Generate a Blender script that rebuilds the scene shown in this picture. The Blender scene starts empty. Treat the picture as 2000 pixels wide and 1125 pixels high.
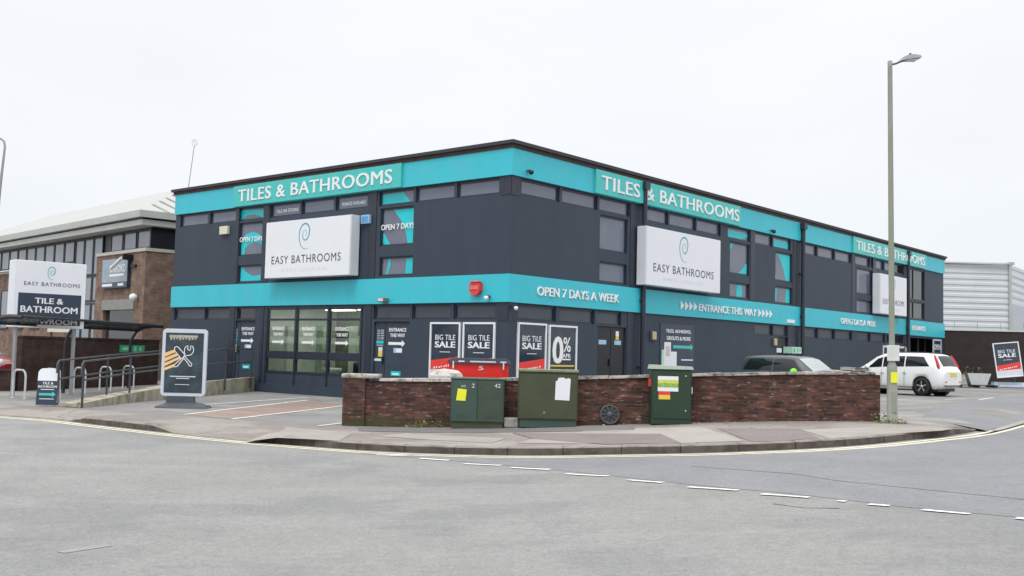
import bpy, bmesh, math, random
from math import sin, cos, pi, radians as rad
from mathutils import Vector, Matrix
random.seed(7)
SC = bpy.context.scene

# ------------------------------------------------------------------ camera
EYE = 1.6
PITCH, ROLL, FPX = 0.0623478, 0.0249739, 2008.88
F = Vector((0, cos(PITCH), sin(PITCH))); U0 = Vector((0, -sin(PITCH), cos(PITCH))); R0 = Vector((1, 0, 0))
RR = cos(ROLL) * R0 + sin(ROLL) * U0; UU = -sin(ROLL) * R0 + cos(ROLL) * U0
cd = bpy.data.cameras.new('camera'); cam = bpy.data.objects.new('camera', cd); SC.collection.objects.link(cam)
cd.lens = 36 * FPX / 2000; cd.sensor_width = 36; cd.clip_start = 0.1; cd.clip_end = 6000
m = Matrix((RR, UU, -F)).transposed().to_4x4(); m.translation = Vector((0, 0, EYE)); cam.matrix_world = m
SC.camera = cam

# ------------------------------------------------------------------ world: bright overcast
SUN_EL, SUN_AZ = rad(62), rad(200)
W = bpy.data.worlds.new('World'); SC.world = W; W.use_nodes = True
nt = W.node_tree; nt.nodes.clear()
out = nt.nodes.new('ShaderNodeOutputWorld')
sky = nt.nodes.new('ShaderNodeTexSky'); sky.sky_type = 'NISHITA'; sky.sun_disc = False
sky.sun_elevation = SUN_EL; sky.sun_rotation = SUN_AZ
b1 = nt.nodes.new('ShaderNodeBackground'); b1.inputs[1].default_value = 0.012; nt.links.new(sky.outputs[0], b1.inputs[0])
tc = nt.nodes.new('ShaderNodeTexCoord'); sx = nt.nodes.new('ShaderNodeSeparateXYZ'); nt.links.new(tc.outputs['Generated'], sx.inputs[0])
rp = nt.nodes.new('ShaderNodeValToRGB'); nt.links.new(sx.outputs[2], rp.inputs[0])
els = rp.color_ramp.elements
els[0].position = 0.0; els[0].color = (0.66, 0.685, 0.715, 1)
els[1].position = 0.36; els[1].color = (0.83, 0.84, 0.855, 1)
e = els.new(0.15); e.color = (0.775, 0.79, 0.812, 1)
e = els.new(0.5); e.color = (1.15, 1.16, 1.18, 1)
e = els.new(1.0); e.color = (2.1, 2.1, 2.1, 1)
nz = nt.nodes.new('ShaderNodeTexNoise'); nz.inputs['Scale'].default_value = 2.2; nz.inputs['Detail'].default_value = 5
mp = nt.nodes.new('ShaderNodeMapping'); mp.inputs['Scale'].default_value = (1, 1, 3); nt.links.new(tc.outputs['Generated'], mp.inputs[0]); nt.links.new(mp.outputs[0], nz.inputs['Vector'])
mr = nt.nodes.new('ShaderNodeMapRange'); mr.inputs[1].default_value = 0.3; mr.inputs[2].default_value = 0.7; mr.inputs[3].default_value = 0.955; mr.inputs[4].default_value = 1.03
nt.links.new(nz.outputs[0], mr.inputs[0])
b2 = nt.nodes.new('ShaderNodeBackground'); nt.links.new(rp.outputs[0], b2.inputs[0]); nt.links.new(mr.outputs[0], b2.inputs[1])
ad = nt.nodes.new('ShaderNodeAddShader'); nt.links.new(b1.outputs[0], ad.inputs[0]); nt.links.new(b2.outputs[0], ad.inputs[1]); nt.links.new(ad.outputs[0], out.inputs[0])
sd = bpy.data.lights.new('sun', 'SUN'); sd.energy = 1.1; sd.angle = rad(14); sd.color = (1, 0.97, 0.93)
so = bpy.data.objects.new('sun', sd); SC.collection.objects.link(so)
# sun direction: behind and left of the camera, high
so.rotation_euler = (rad(90) - SUN_EL, 0, rad(-20))
SC.view_settings.view_transform = 'Standard'; SC.view_settings.look = 'None'; SC.view_settings.gamma = 1; SC.view_settings.exposure = 0.18
SC.render.engine = 'CYCLES'
SC.cycles.max_bounces = 6; SC.cycles.transparent_max_bounces = 8

# ------------------------------------------------------------------ helpers
def S(r, g, b):
    f = lambda c: (c / 255 / 12.92) if c <= 10 else ((c / 255 + 0.055) / 1.055) ** 2.4
    return (f(r), f(g), f(b), 1)
def mat(name, col, rough=0.7, var=0.12, scale=3.0, bump=0.0, bscale=60, metal=0.0, spec=0.5, grime=None, gscale=1.5, glo=0.55, ghi=0.75, stretch=None):
    """procedural paint / metal / concrete: base colour with noise variation, optional grime colour, optional bump"""
    M = bpy.data.materials.new(name); M.use_nodes = True; n = M.node_tree; b = n.nodes['Principled BSDF']
    t = n.nodes.new('ShaderNodeTexCoord'); vec = t.outputs['Object']
    if stretch:
        q = n.nodes.new('ShaderNodeMapping'); q.inputs['Scale'].default_value = stretch; n.links.new(vec, q.inputs[0]); vec = q.outputs[0]
    ns = n.nodes.new('ShaderNodeTexNoise'); ns.inputs['Scale'].default_value = scale; ns.inputs['Detail'].default_value = 6; n.links.new(vec, ns.inputs['Vector'])
    r = n.nodes.new('ShaderNodeMapRange'); r.inputs[1].default_value = .25; r.inputs[2].default_value = .75; r.inputs[3].default_value = 1 - var; r.inputs[4].default_value = 1 + var
    n.links.new(ns.outputs[0], r.inputs[0])
    mx = n.nodes.new('ShaderNodeVectorMath'); mx.operation = 'SCALE'; mx.inputs[0].default_value = col[:3]; n.links.new(r.outputs[0], mx.inputs['Scale'])
    last = mx.outputs[0]
    if grime:
        g = n.nodes.new('ShaderNodeTexNoise'); g.inputs['Scale'].default_value = gscale; g.inputs['Detail'].default_value = 8; g.inputs['Roughness'].default_value = .65; n.links.new(vec, g.inputs['Vector'])
        gr = n.nodes.new('ShaderNodeMapRange'); gr.inputs[1].default_value = glo; gr.inputs[2].default_value = ghi; n.links.new(g.outputs[0], gr.inputs[0])
        mm = n.nodes.new('ShaderNodeMix'); mm.data_type = 'RGBA'; n.links.new(gr.outputs[0], mm.inputs[0]); n.links.new(last, mm.inputs[6]); mm.inputs[7].default_value = grime; last = mm.outputs[2]
    n.links.new(last, b.inputs['Base Color'])
    b.inputs['Roughness'].default_value = rough; b.inputs['Metallic'].default_value = metal; b.inputs['Specular IOR Level'].default_value = spec
    if bump:
        bn = n.nodes.new('ShaderNodeTexNoise'); bn.inputs['Scale'].default_value = bscale; bn.inputs['Detail'].default_value = 4; n.links.new(vec, bn.inputs['Vector'])
        bp = n.nodes.new('ShaderNodeBump'); bp.inputs['Strength'].default_value = bump; bp.inputs['Distance'].default_value = .02
        n.links.new(bn.outputs[0], bp.inputs['Height']); n.links.new(bp.outputs[0], b.inputs['Normal'])
    return M
def emat(name, col, s):
    M = bpy.data.materials.new(name); M.use_nodes = True; b = M.node_tree.nodes['Principled BSDF']
    b.inputs['Base Color'].default_value = col; b.inputs['Emission Color'].default_value = col; b.inputs['Emission Strength'].default_value = s
    return M
def brickmat(name, c1, c2, mortar, extra=None, moss=None, pale=None, rowh=.075, bw=.225, ms=.006):
    M = bpy.data.materials.new(name); M.use_nodes = True; n = M.node_tree; L = n.links.new; b = n.nodes['Principled BSDF']; N = n.nodes.new
    t = N('ShaderNodeTexCoord'); sp = N('ShaderNodeSeparateXYZ'); L(t.outputs['Object'], sp.inputs[0])
    sn = N('ShaderNodeSeparateXYZ'); L(t.outputs['Normal'], sn.inputs[0])
    ab = N('ShaderNodeMath'); ab.operation = 'ABSOLUTE'; L(sn.outputs[0], ab.inputs[0])
    gt = N('ShaderNodeMath'); gt.operation = 'GREATER_THAN'; gt.inputs[1].default_value = .7; L(ab.outputs[0], gt.inputs[0])
    mi = N('ShaderNodeMix'); mi.data_type = 'FLOAT'; L(gt.outputs[0], mi.inputs[0]); L(sp.outputs[0], mi.inputs[2]); L(sp.outputs[1], mi.inputs[3])
    cb = N('ShaderNodeCombineXYZ'); L(mi.outputs[0], cb.inputs[0]); L(sp.outputs[2], cb.inputs[1])
    br = N('ShaderNodeTexBrick'); L(cb.outputs[0], br.inputs['Vector']); br.inputs['Color1'].default_value = c1; br.inputs['Color2'].default_value = c2; br.inputs['Mortar'].default_value = mortar
    br.inputs['Scale'].default_value = 1; br.inputs['Brick Width'].default_value = bw; br.inputs['Row Height'].default_value = rowh; br.inputs['Mortar Size'].default_value = ms; br.inputs['Mortar Smooth'].default_value = .3
    last = br.outputs[0]
    def layer(last, scale, lo, hi, col, detail=6, st=(1, 1, 1), seed=0.0):
        q = N('ShaderNodeMapping'); q.inputs['Scale'].default_value = st; q.inputs['Location'].default_value = (seed, seed, seed); L(t.outputs['Object'], q.inputs[0])
        g = N('ShaderNodeTexNoise'); g.inputs['Scale'].default_value = scale; g.inputs['Detail'].default_value = detail; L(q.outputs[0], g.inputs['Vector'])
        r = N('ShaderNodeMapRange'); r.inputs[1].default_value = lo; r.inputs[2].default_value = hi; L(g.outputs[0], r.inputs[0])
        m = N('ShaderNodeMix'); m.data_type = 'RGBA'; L(r.outputs[0], m.inputs[0]); L(last, m.inputs[6]); m.inputs[7].default_value = col
        return m.outputs[2]
    if extra: last = layer(last, 5, .55, .68, extra, st=(.6, .6, 2.2), seed=3)
    if pale: last = layer(last, 8, .60, .70, pale, st=(.7, .7, 2.2), seed=9)
    ng = N('ShaderNodeTexNoise'); ng.inputs['Scale'].default_value = 2.2; ng.inputs['Detail'].default_value = 8; L(t.outputs['Object'], ng.inputs['Vector'])
    rg = N('ShaderNodeMapRange'); rg.inputs[3].default_value = .6; rg.inputs[4].default_value = 1.4; rg.inputs[1].default_value = .25; rg.inputs[2].default_value = .75; L(ng.outputs[0], rg.inputs[0])
    vm = N('ShaderNodeVectorMath'); vm.operation = 'SCALE'; L(last, vm.inputs[0]); L(rg.outputs[0], vm.inputs['Scale']); last = vm.outputs[0]
    if moss:
        mz = N('ShaderNodeMapRange'); mz.inputs[1].default_value = .55; mz.inputs[2].default_value = 0.0; L(sp.outputs[2], mz.inputs[0])
        mn = N('ShaderNodeTexNoise'); mn.inputs['Scale'].default_value = 3; mn.inputs['Detail'].default_value = 7; L(t.outputs['Object'], mn.inputs['Vector'])
        mm = N('ShaderNodeMath'); mm.operation = 'MULTIPLY'; L(mz.outputs[0], mm.inputs[0]); L(mn.outputs[0], mm.inputs[1])
        r2 = N('ShaderNodeMapRange'); r2.inputs[1].default_value = .22; r2.inputs[2].default_value = .5; r2.inputs[4].default_value = .75; L(mm.outputs[0], r2.inputs[0])
        m = N('ShaderNodeMix'); m.data_type = 'RGBA'; L(r2.outputs[0], m.inputs[0]); L(last, m.inputs[6]); m.inputs[7].default_value = moss; last = m.outputs[2]
    L(last, b.inputs['Base Color']); b.inputs['Roughness'].default_value = .9; b.inputs['Specular IOR Level'].default_value = .2
    bp = N('ShaderNodeBump'); bp.inputs['Strength'].default_value = .5; bp.inputs['Distance'].default_value = .01; bp.invert = True; L(br.outputs['Fac'], bp.inputs['Height']); L(bp.outputs[0], b.inputs['Normal'])
    return M
def groundmat(name, col, patch=None, plo=.5, phi=.6, speck=.35, rough=.9, pscale=.35, crack=0.0, seed=0.0, big=.1, bleach=None):
    M = bpy.data.materials.new(name); M.use_nodes = True; n = M.node_tree; L = n.links.new; b = n.nodes['Principled BSDF']; N = n.nodes.new
    g = N('ShaderNodeNewGeometry'); q = N('ShaderNodeMapping'); q.inputs['Location'].default_value = (seed, seed * .7, 0); L(g.outputs['Position'], q.inputs[0]); P = q.outputs[0]
    def noise(sc, det=6, ro=.6):
        t = N('ShaderNodeTexNoise'); t.inputs['Scale'].default_value = sc; t.inputs['Detail'].default_value = det; t.inputs['Roughness'].default_value = ro; L(P, t.inputs['Vector']); return t.outputs[0]
    def rng(o, a, c, d, e):
        r = N('ShaderNodeMapRange'); L(o, r.inputs[0]); r.inputs[1].default_value = a; r.inputs[2].default_value = c; r.inputs[3].default_value = d; r.inputs[4].default_value = e; return r.outputs[0]
    def mul(a, c):
        r = N('ShaderNodeMath'); r.operation = 'MULTIPLY'; L(a, r.inputs[0]); L(c, r.inputs[1]); return r.outputs[0]
    f = mul(rng(noise(170, 2, .7), .3, .7, 1 - speck, 1 + speck), rng(noise(38, 4), .3, .7, 1 - speck * .5, 1 + speck * .5)); f = mul(f, rng(noise(9, 6, .75), .3, .7, 1 - speck * .35, 1 + speck * .35))
    f = mul(f, rng(noise(1.1, 8), .3, .7, 1 - big, 1 + big)); f = mul(f, rng(noise(.16, 4), .3, .7, 1 - big, 1 + big))
    if crack:
        v = N('ShaderNodeTexVoronoi'); v.feature = 'DISTANCE_TO_EDGE'; v.inputs['Scale'].default_value = .22
        dn = N('ShaderNodeTexNoise'); dn.inputs['Scale'].default_value = 1.3; dn.inputs['Detail'].default_value = 6; L(P, dn.inputs['Vector'])
        va = N('ShaderNodeVectorMath'); va.operation = 'MULTIPLY_ADD'; va.inputs[1].default_value = (1.6, 1.6, 0); L(dn.outputs[1], va.inputs[0]); L(P, va.inputs[2]); L(va.outputs[0], v.inputs['Vector'])
        ck = rng(v.outputs[0], 0.0, .007, 1 - crack, 1.0)
        pm = rng(noise(.5, 3), .48, .56, 0.0, 1.0)
        one = N('ShaderNodeMix'); one.data_type = 'FLOAT'; L(pm, one.inputs[0]); one.inputs[2].default_value = 1.0; L(ck, one.inputs[3])
        f = mul(f, one.outputs[0])
    last = None
    cn = N('ShaderNodeRGB'); cn.outputs[0].default_value = col; last = cn.outputs[0]
    if patch:
        m = N('ShaderNodeMix'); m.data_type = 'RGBA'; L(rng(noise(pscale, 5), plo, phi, 0, 1), m.inputs[0]); L(last, m.inputs[6]); m.inputs[7].default_value = patch; last = m.outputs[2]
    if bleach:
        q2 = N('ShaderNodeMapping'); q2.inputs['Scale'].default_value = (.25, 1.6, 1); q2.inputs['Rotation'].default_value = (0, 0, rad(18)); L(g.outputs['Position'], q2.inputs[0])
        t = N('ShaderNodeTexNoise'); t.inputs['Scale'].default_value = .8; t.inputs['Detail'].default_value = 7; L(q2.outputs[0], t.inputs['Vector'])
        m = N('ShaderNodeMix'); m.data_type = 'RGBA'; L(rng(t.outputs[0], .56, .72, 0, .6), m.inputs[0]); L(last, m.inputs[6]); m.inputs[7].default_value = bleach; last = m.outputs[2]
    vm = N('ShaderNodeVectorMath'); vm.operation = 'SCALE'; L(last, vm.inputs[0]); L(f, vm.inputs['Scale']); L(vm.outputs[0], b.inputs['Base Color'])
    b.inputs['Roughness'].default_value = rough; b.inputs['Specular IOR Level'].default_value = .25
    bp = N('ShaderNodeBump'); bp.inputs['Strength'].default_value = .35; bp.inputs['Distance'].default_value = .006; L(noise(90, 3), bp.inputs['Height']); L(bp.outputs[0], b.inputs['Normal'])
    return M
def paintmat(name, col, under, lo=.3, hi=.42, scale=9):
    """worn road paint: the paint flakes away in patches"""
    return mat(name, col, .8, .08, 20, bump=.2, grime=under, gscale=scale, glo=1 - hi, ghi=1 - lo)

def gz(x):
    t = min(1.0, max(0.0, (x + 3) / 11)); return .40 * t * t * (3 - 2 * t)
def ray(px, py): return RR * ((px - 1000) / FPX) - UU * ((py - 562.5) / FPX) + F
def G(px, py, h=0.0):
    """point of the ground surface (h above the pavement level) in direction of a measured point"""
    D = ray(px, py); z = h
    for _ in range(40):
        P = D * ((z - EYE) / D.z); z = z * .5 + (h + gz(P.x)) * .5
    return Vector((P.x, P.y, z))
TH = 0.699893; CX, CY = -0.0874765, 29.0
DL = Vector((-cos(TH), sin(TH), 0)); DR = Vector((sin(TH), cos(TH), 0)); C0 = Vector((CX, CY, 0))
ML = Matrix.Translation(C0) @ Matrix.Rotation(-TH, 4, 'Z')          # left face: local x = -u, y = into the wall
MR = Matrix.Translation(C0) @ Matrix.Rotation(pi / 2 - TH, 4, 'Z')  # right face: local x = u
I4 = Matrix.Identity(4)

class MB:
    def __init__(s): s.v = []; s.f = []; s.m = []; s.sm = []
    def add(s, vs, fs, m=0, smooth=False):
        k = len(s.v); s.v += [Vector(p) for p in vs]; s.f += [tuple(i + k for i in f) for f in fs]; s.m += [m] * len(fs); s.sm += [smooth] * len(fs); return s
    def box(s, x0, x1, y0, y1, z0, z1, m=0, M=None, bev=0):
        if x1 < x0: x0, x1 = x1, x0
        if y1 < y0: y0, y1 = y1, y0
        if z1 < z0: z0, z1 = z1, z0
        if bev:
            bev = min(bev, (x1 - x0) * .45, (y1 - y0) * .45, (z1 - z0) * .45)
            bm = bmesh.new(); bmesh.ops.create_cube(bm, size=1)
            for v in bm.verts: v.co = Vector(((x0 + x1) / 2 + v.co.x * (x1 - x0), (y0 + y1) / 2 + v.co.y * (y1 - y0), (z0 + z1) / 2 + v.co.z * (z1 - z0)))
            bmesh.ops.bevel(bm, geom=bm.edges[:], offset=bev, segments=2, affect='EDGES', profile=.5)
            bm.verts.index_update(); vs = [v.co.copy() for v in bm.verts]; fs = [tuple(v.index for v in f.verts) for f in bm.faces]; bm.free()
        else:
            vs = [Vector((x, y, z)) for z in (z0, z1) for y in (y0, y1) for x in (x0, x1)]
            fs = [(0, 2, 3, 1), (4, 5, 7, 6), (0, 1, 5, 4), (2, 6, 7, 3), (0, 4, 6, 2), (1, 3, 7, 5)]
        if M: vs = [M @ v for v in vs]
        return s.add(vs, fs, m)
    def quad(s, a, b, c, d, m=0): return s.add([a, b, c, d], [(0, 1, 2, 3)], m)
    def prism(s, pts, y0, y1, m=0, M=None):
        """polygon in the xz plane extruded along y"""
        n = len(pts); vs = [Vector((x, y0, z)) for x, z in pts] + [Vector((x, y1, z)) for x, z in pts]
        if M: vs = [M @ v for v in vs]
        return s.add(vs, [tuple(range(n)), tuple(range(2 * n - 1, n - 1, -1))] + [(i, i + n, (i + 1) % n + n, (i + 1) % n) for i in range(n)], m)
    def zprism(s, pts, z0, z1, m=0):
        n = len(pts); vs = [Vector((x, y, z0)) for x, y in pts] + [Vector((x, y, z1)) for x, y in pts]
        return s.add(vs, [tuple(range(n - 1, -1, -1)), tuple(range(n, 2 * n))] + [(i, (i + 1) % n, (i + 1) % n + n, i + n) for i in range(n)], m)
    def tube(s, pts, r, m=0, seg=10, cap=True, closed=False):
        pts = [Vector(p) for p in pts]; n = len(pts); rs = r if isinstance(r, (list, tuple)) else [r] * n; vs = []
        prev = None
        for i, p in enumerate(pts):
            a = pts[i - 1] if (i > 0 or closed) else p; b = pts[(i + 1) % n] if (i < n - 1 or closed) else p
            d = (b - a).normalized()
            if prev is None: u = d.orthogonal().normalized()
            else:
                u = prev - d * prev.dot(d); u = u.normalized() if u.length > 1e-6 else d.orthogonal().normalized()
            prev = u; w = d.cross(u)
            vs += [p + (u * cos(2 * pi * k / seg) + w * sin(2 * pi * k / seg)) * rs[i] for k in range(seg)]
        fs = [(i * seg + k, i * seg + (k + 1) % seg, ((i + 1) % n) * seg + (k + 1) % seg, ((i + 1) % n) * seg + k) for i in range(n if closed else n - 1) for k in range(seg)]
        s.add(vs, fs, m, True)
        if cap and not closed:
            s.add(vs[:seg], [tuple(range(seg - 1, -1, -1))], m); s.add(vs[-seg:], [tuple(range(seg))], m)
        return s
    def lathe(s, prof, c=(0, 0, 0), seg=20, m=0, axis='z', smooth=True):
        c = Vector(c); vs = []
        for r, h in prof:
            for k in range(seg):
                a = 2 * pi * k / seg
                p = Vector((r * cos(a), r * sin(a), h))
                if axis == 'y': p = Vector((r * cos(a), h, r * sin(a)))
                if axis == 'x': p = Vector((h, r * cos(a), r * sin(a)))
                vs.append(c + p)
        fs = [(i * seg + k, i * seg + (k + 1) % seg, (i + 1) * seg + (k + 1) % seg, (i + 1) * seg + k) for i in range(len(prof) - 1) for k in range(seg)]
        return s.add(vs, fs, m, smooth)
    def blob(s, c, r, m=0, jit=.2, sub=2, sq=(1, 1, 1), rnd=random):
        bm = bmesh.new(); bmesh.ops.create_icosphere(bm, subdivisions=sub, radius=1)
        for v in bm.verts: v.co *= 1 + rnd.uniform(-jit, jit)
        bm.verts.index_update(); vs = [Vector(c) + Vector((v.co.x * r * sq[0], v.co.y * r * sq[1], v.co.z * r * sq[2])) for v in bm.verts]; fs = [tuple(v.index for v in f.verts) for f in bm.faces]; bm.free()
        return s.add(vs, fs, m)
    def build(s, name, mats, parent=None, M=None, loc=None):
        """mesh object; M = frame the coordinates are written in (world by default when a parent is given with M)"""
        me = bpy.data.meshes.new(name)
        if parent is not None and M is not None: T = WM[parent.name].inverted() @ M
        elif parent is None and loc is not None: T = Matrix.Translation(-Vector(loc)) @ (M or I4)
        else: T = M if (M is not None and parent is None) else I4
        me.from_pydata([T @ v for v in s.v], [], s.f)
        for q in (mats if isinstance(mats, (list, tuple)) else [mats]): me.materials.append(q)
        me.polygons.foreach_set('material_index', s.m); me.polygons.foreach_set('use_smooth', s.sm); me.update()
        o = bpy.data.objects.new(name, me); SC.collection.objects.link(o)
        if parent is not None: o.parent = parent; WM[o.name] = WM[parent.name]
        elif loc is not None: o.location = loc; WM[o.name] = Matrix.Translation(Vector(loc))
        else: WM[o.name] = I4
        return o
WM = {}
def tag(o, label=None, cat=None, group=None, kind=None):
    if label: o['label'] = label
    if cat: o['category'] = cat
    if group: o['group'] = group
    if kind: o['kind'] = kind
    return o
def thing(name, label, cat, M=None, group=None):
    o = bpy.data.objects.new(name, None); SC.collection.objects.link(o); o.empty_display_size = .2
    M = M or I4; o.matrix_world = M; WM[o.name] = M.copy()
    return tag(o, label, cat, group)
def at(x, y, z, rz=0.0): return Matrix.Translation((x, y, z)) @ Matrix.Rotation(rz, 4, 'Z')
def copy_thing(root, M, label):
    r = root.copy(); SC.collection.objects.link(r); r.matrix_world = M; WM[r.name] = M.copy(); r['label'] = label
    for ch in list(root.children):
        c = ch.copy(); SC.collection.objects.link(c); c.parent = r
        for g in list(ch.children):
            d = g.copy(); SC.collection.objects.link(d); d.parent = c
    return r
def text(mb, s, x0, x1, z0, z1, m=1, y=-.004, bold=0.0, depth=.004, M=None, sp=1.0):
    """lettering fitted to the box x0..x1, z0..z1 (cap height), facing -y"""
    cu = bpy.data.curves.new('t', 'FONT'); cu.body = s; cu.size = 1; cu.space_character = sp; cu.resolution_u = 3; cu.extrude = .01
    o = bpy.data.objects.new('t', cu); SC.collection.objects.link(o)
    me = bpy.data.meshes.new_from_object(o.evaluated_get(bpy.context.evaluated_depsgraph_get()))
    xs = [v.co.x for v in me.vertices]; ys = [v.co.y for v in me.vertices]
    if xs:
        ax, bx = min(xs), max(xs); ay, by = min(ys), max(ys)
        sh = [(0, 0)] if bold < .008 else [(-bold, -bold * .5), (bold, -bold * .5), (-bold * .4, bold * .5), (bold * .5, bold * .5)]
        for i, (ox, oz) in enumerate(sh):
            vs = [Vector((x0 + (v.co.x + ox - ax) / (bx - ax) * (x1 - x0), y + (-depth - .0006 * i if v.co.z > 0 else -.0001 * i), z0 + (v.co.y + oz - ay) / (by - ay) * (z1 - z0))) for v in me.vertices]
            if M: vs = [M @ v for v in vs]
            mb.add(vs, [tuple(p.vertices) for p in me.polygons], m)
    bpy.data.objects.remove(o); bpy.data.curves.remove(cu); bpy.data.meshes.remove(me)
SW = [(1108,805),(1092,811),(1075,812),(1058,803),(1045,790),(1034,769),(1027,745),(1024,720),(1025,700),(1028,677),(1035,657),(1046,642),(1060,632),(1073,628),(1087,631),(1099,640),(1108,655),(1113,672),(1113,690),(1109,712),(1101,731),(1090,743),(1079,749),(1069,746),(1061,737),(1056,724),(1054,708),(1056,694),(1061,682),(1069,676),(1078,675),(1085,682),(1087,694),(1085,706),(1079,713)]
def swirl(mb, cx, cz, h, m, y=-.006, asp=1.3, M=None):
    P = [Vector(((px - 1069) / 184 * asp, 0, (720 - py) / 184)) * h for px, py in SW]; n = len(P); L = []; Rr = []
    for i, p in enumerate(P):
        d = (P[min(n - 1, i + 1)] - P[max(0, i - 1)]).normalized(); q = Vector((-d.z, 0, d.x)); t = i / (n - 1)
        w = h * (.004 + .028 * sin(pi * min(1, t * 1.15)) ** .8 if t < .87 else .012)
        o = Vector((cx, y, cz)); L.append(o + p + q * w); Rr.append(o + p - q * w)
    vs = L + Rr
    if M: vs = [M @ v for v in vs]
    mb.add(vs, [(i, i + 1, n + i + 1, n + i) for i in range(n - 1)], m)
def arrow(mb, x0, x1, zc, h, m, y=-.004, M=None):
    a = h * .5; b = h * .2; k = x1 - a * 1.3
    mb.prism([(x0, zc - b), (k, zc - b), (k, zc - a), (x1, zc), (k, zc + a), (k, zc + b), (x0, zc + b)], y, y - .003, m, M)
# ------------------------------------------------------------------ materials of the setting
ROADC = S(150, 151, 148)
m_road = groundmat('asphalt road', (.232, .232, .224, 1), patch=(.205, .206, .206, 1), plo=.5, phi=.56, speck=.34, crack=.06, big=.06, bleach=(.265, .263, .252, 1))
m_patch = groundmat('newer asphalt', (.198, .200, .210, 1), speck=.3, big=.08, seed=4)
m_foot = groundmat('tarmac footway', (.215, .19, .178, 1), patch=(.265, .245, .225, 1), plo=.48, phi=.54, speck=.3, crack=.55, pscale=.5, big=.12, seed=11)
m_footp = groundmat('pale concrete patch', (.30, .28, .255, 1), speck=.2, big=.12, seed=21)
m_footr = groundmat('reddish tarmac patch', (.195, .168, .162, 1), speck=.25, big=.1, seed=31)
m_foot_dark = groundmat('dark strip along wall', (.15, .145, .145, 1), speck=.25, big=.1, seed=33)
m_park = groundmat('car park asphalt', (.20, .195, .19, 1), patch=(.25, .245, .23, 1), plo=.5, phi=.6, speck=.3, crack=.4, big=.12, seed=41)
m_parkred = groundmat('red bay surfacing', (.235, .175, .15, 1), patch=(.22, .195, .18, 1), plo=.5, phi=.68, pscale=1.2, speck=.35, big=.15, seed=51)
m_earth = groundmat('ground', (.16, .16, .15, 1), speck=.2, seed=61)
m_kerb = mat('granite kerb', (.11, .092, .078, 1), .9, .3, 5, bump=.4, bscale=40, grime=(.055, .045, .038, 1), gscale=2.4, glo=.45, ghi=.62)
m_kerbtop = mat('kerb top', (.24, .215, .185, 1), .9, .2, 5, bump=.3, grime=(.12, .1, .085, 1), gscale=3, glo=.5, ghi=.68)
m_joint = mat('kerb joint', (.03, .027, .025, 1), .95)
m_yellow = paintmat('worn yellow line', (.70, .65, .47, 1), (.34, .32, .28, 1), .30, .44, 7)
m_white = paintmat('worn white road paint', (.72, .72, .69, 1), (.30, .30, .29, 1), .30, .42, 11)
m_bar = mat('bitumen seam', (.12, .12, .13, 1), .8, .2, 4, grime=(.205, .206, .212, 1), gscale=1.6, glo=.36, ghi=.5)

# ------------------------------------------------------------------ kerb line (seen from above, a wide corner)
KB = [G(x, y, -.12) for x, y in [(0,812),(136,822),(150,825),(315,844),(402,853.5),(497,862.5),(600,871.5),(700,879),(850,886),(1000,889.5),(1100,889.3),(1200,887),(1340,885.5),(1480,881),(1560,877.5),(1640,873),(1712,867),(1800,857.5),(1872,849),(1916,841),(2000,820)]]
xk = [p.x for p in KB]; yk_ = [p.y for p in KB]
def lerp_tab(x, xs, ys):
    if x <= xs[0]: return ys[0] + (x - xs[0]) * (ys[1] - ys[0]) / (xs[1] - xs[0])
    if x >= xs[-1]: return ys[-1] + (x - xs[-1]) * (ys[-1] - ys[-2]) / (xs[-1] - xs[-2])
    for i in range(len(xs) - 1):
        if x <= xs[i + 1]: return ys[i] + (x - xs[i]) / (xs[i + 1] - xs[i]) * (ys[i + 1] - ys[i])
def yk(x):
    s = 0
    for d in (-.5, -.25, 0, .25, .5): s += lerp_tab(x + d, xk, yk_)
    return s / 5
def xp(px): return lerp_tab(px, [0,136,150,315,402,497,600,700,850,1000,1100,1200,1340,1480,1560,1640,1712,1800,1872,1916,2000], xk)
hkx = [-60, xp(140), xp(165), xp(300), xp(338), xp(505), xp(548), xp(1872), xp(1918), 60]
hkh = [.02, .02, .125, .125, .02, .02, .125, .125, .015, .015]
def hk(x): return lerp_tab(x, hkx, hkh)
FB = [G(*p) for p in [(0,789),(120,797),(200,803),(360,813),(560,829),(671,834)]] + [Vector((7.9, 22.4, 0)), Vector((8.6, 22.6, 0)), G(1850, 828), G(1905, 834)]
xf = [p.x for p in FB]; yf_ = [p.y for p in FB]; XEND = xf[-1]
def yf(x):
    if x > XEND: return yk(x) + max(.45, 1.0 - .35 * (x - XEND))
    return max(lerp_tab(x, xf, yf_), yk(x) + .45)
def gnorm(x):
    d = .05; t = Vector((2 * d, yk(x + d) - yk(x - d), 0)).normalized(); return Vector((-t.y, t.x, 0)), t
cols = [-60, -45, -32, -24, -18] + [-15 + .25 * i for i in range(int(31 / .25))] + [16, 17, 18.5, 20, 23, 27, 32, 40, 55]
# road
mb = MB()
for a, b in zip(cols, cols[1:]):
    ra = [-25, 0, 6, 12, yk(a) + .06]; rb = [-25, 0, 6, 12, yk(b) + .06]
    za, zb = gz(a) - .12, gz(b) - .12
    for i in range(4): mb.quad((a, ra[i], za), (b, rb[i], zb), (b, rb[i + 1], zb), (a, ra[i + 1], za))
road = tag(mb.build('road', m_road), kind='structure')
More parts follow.
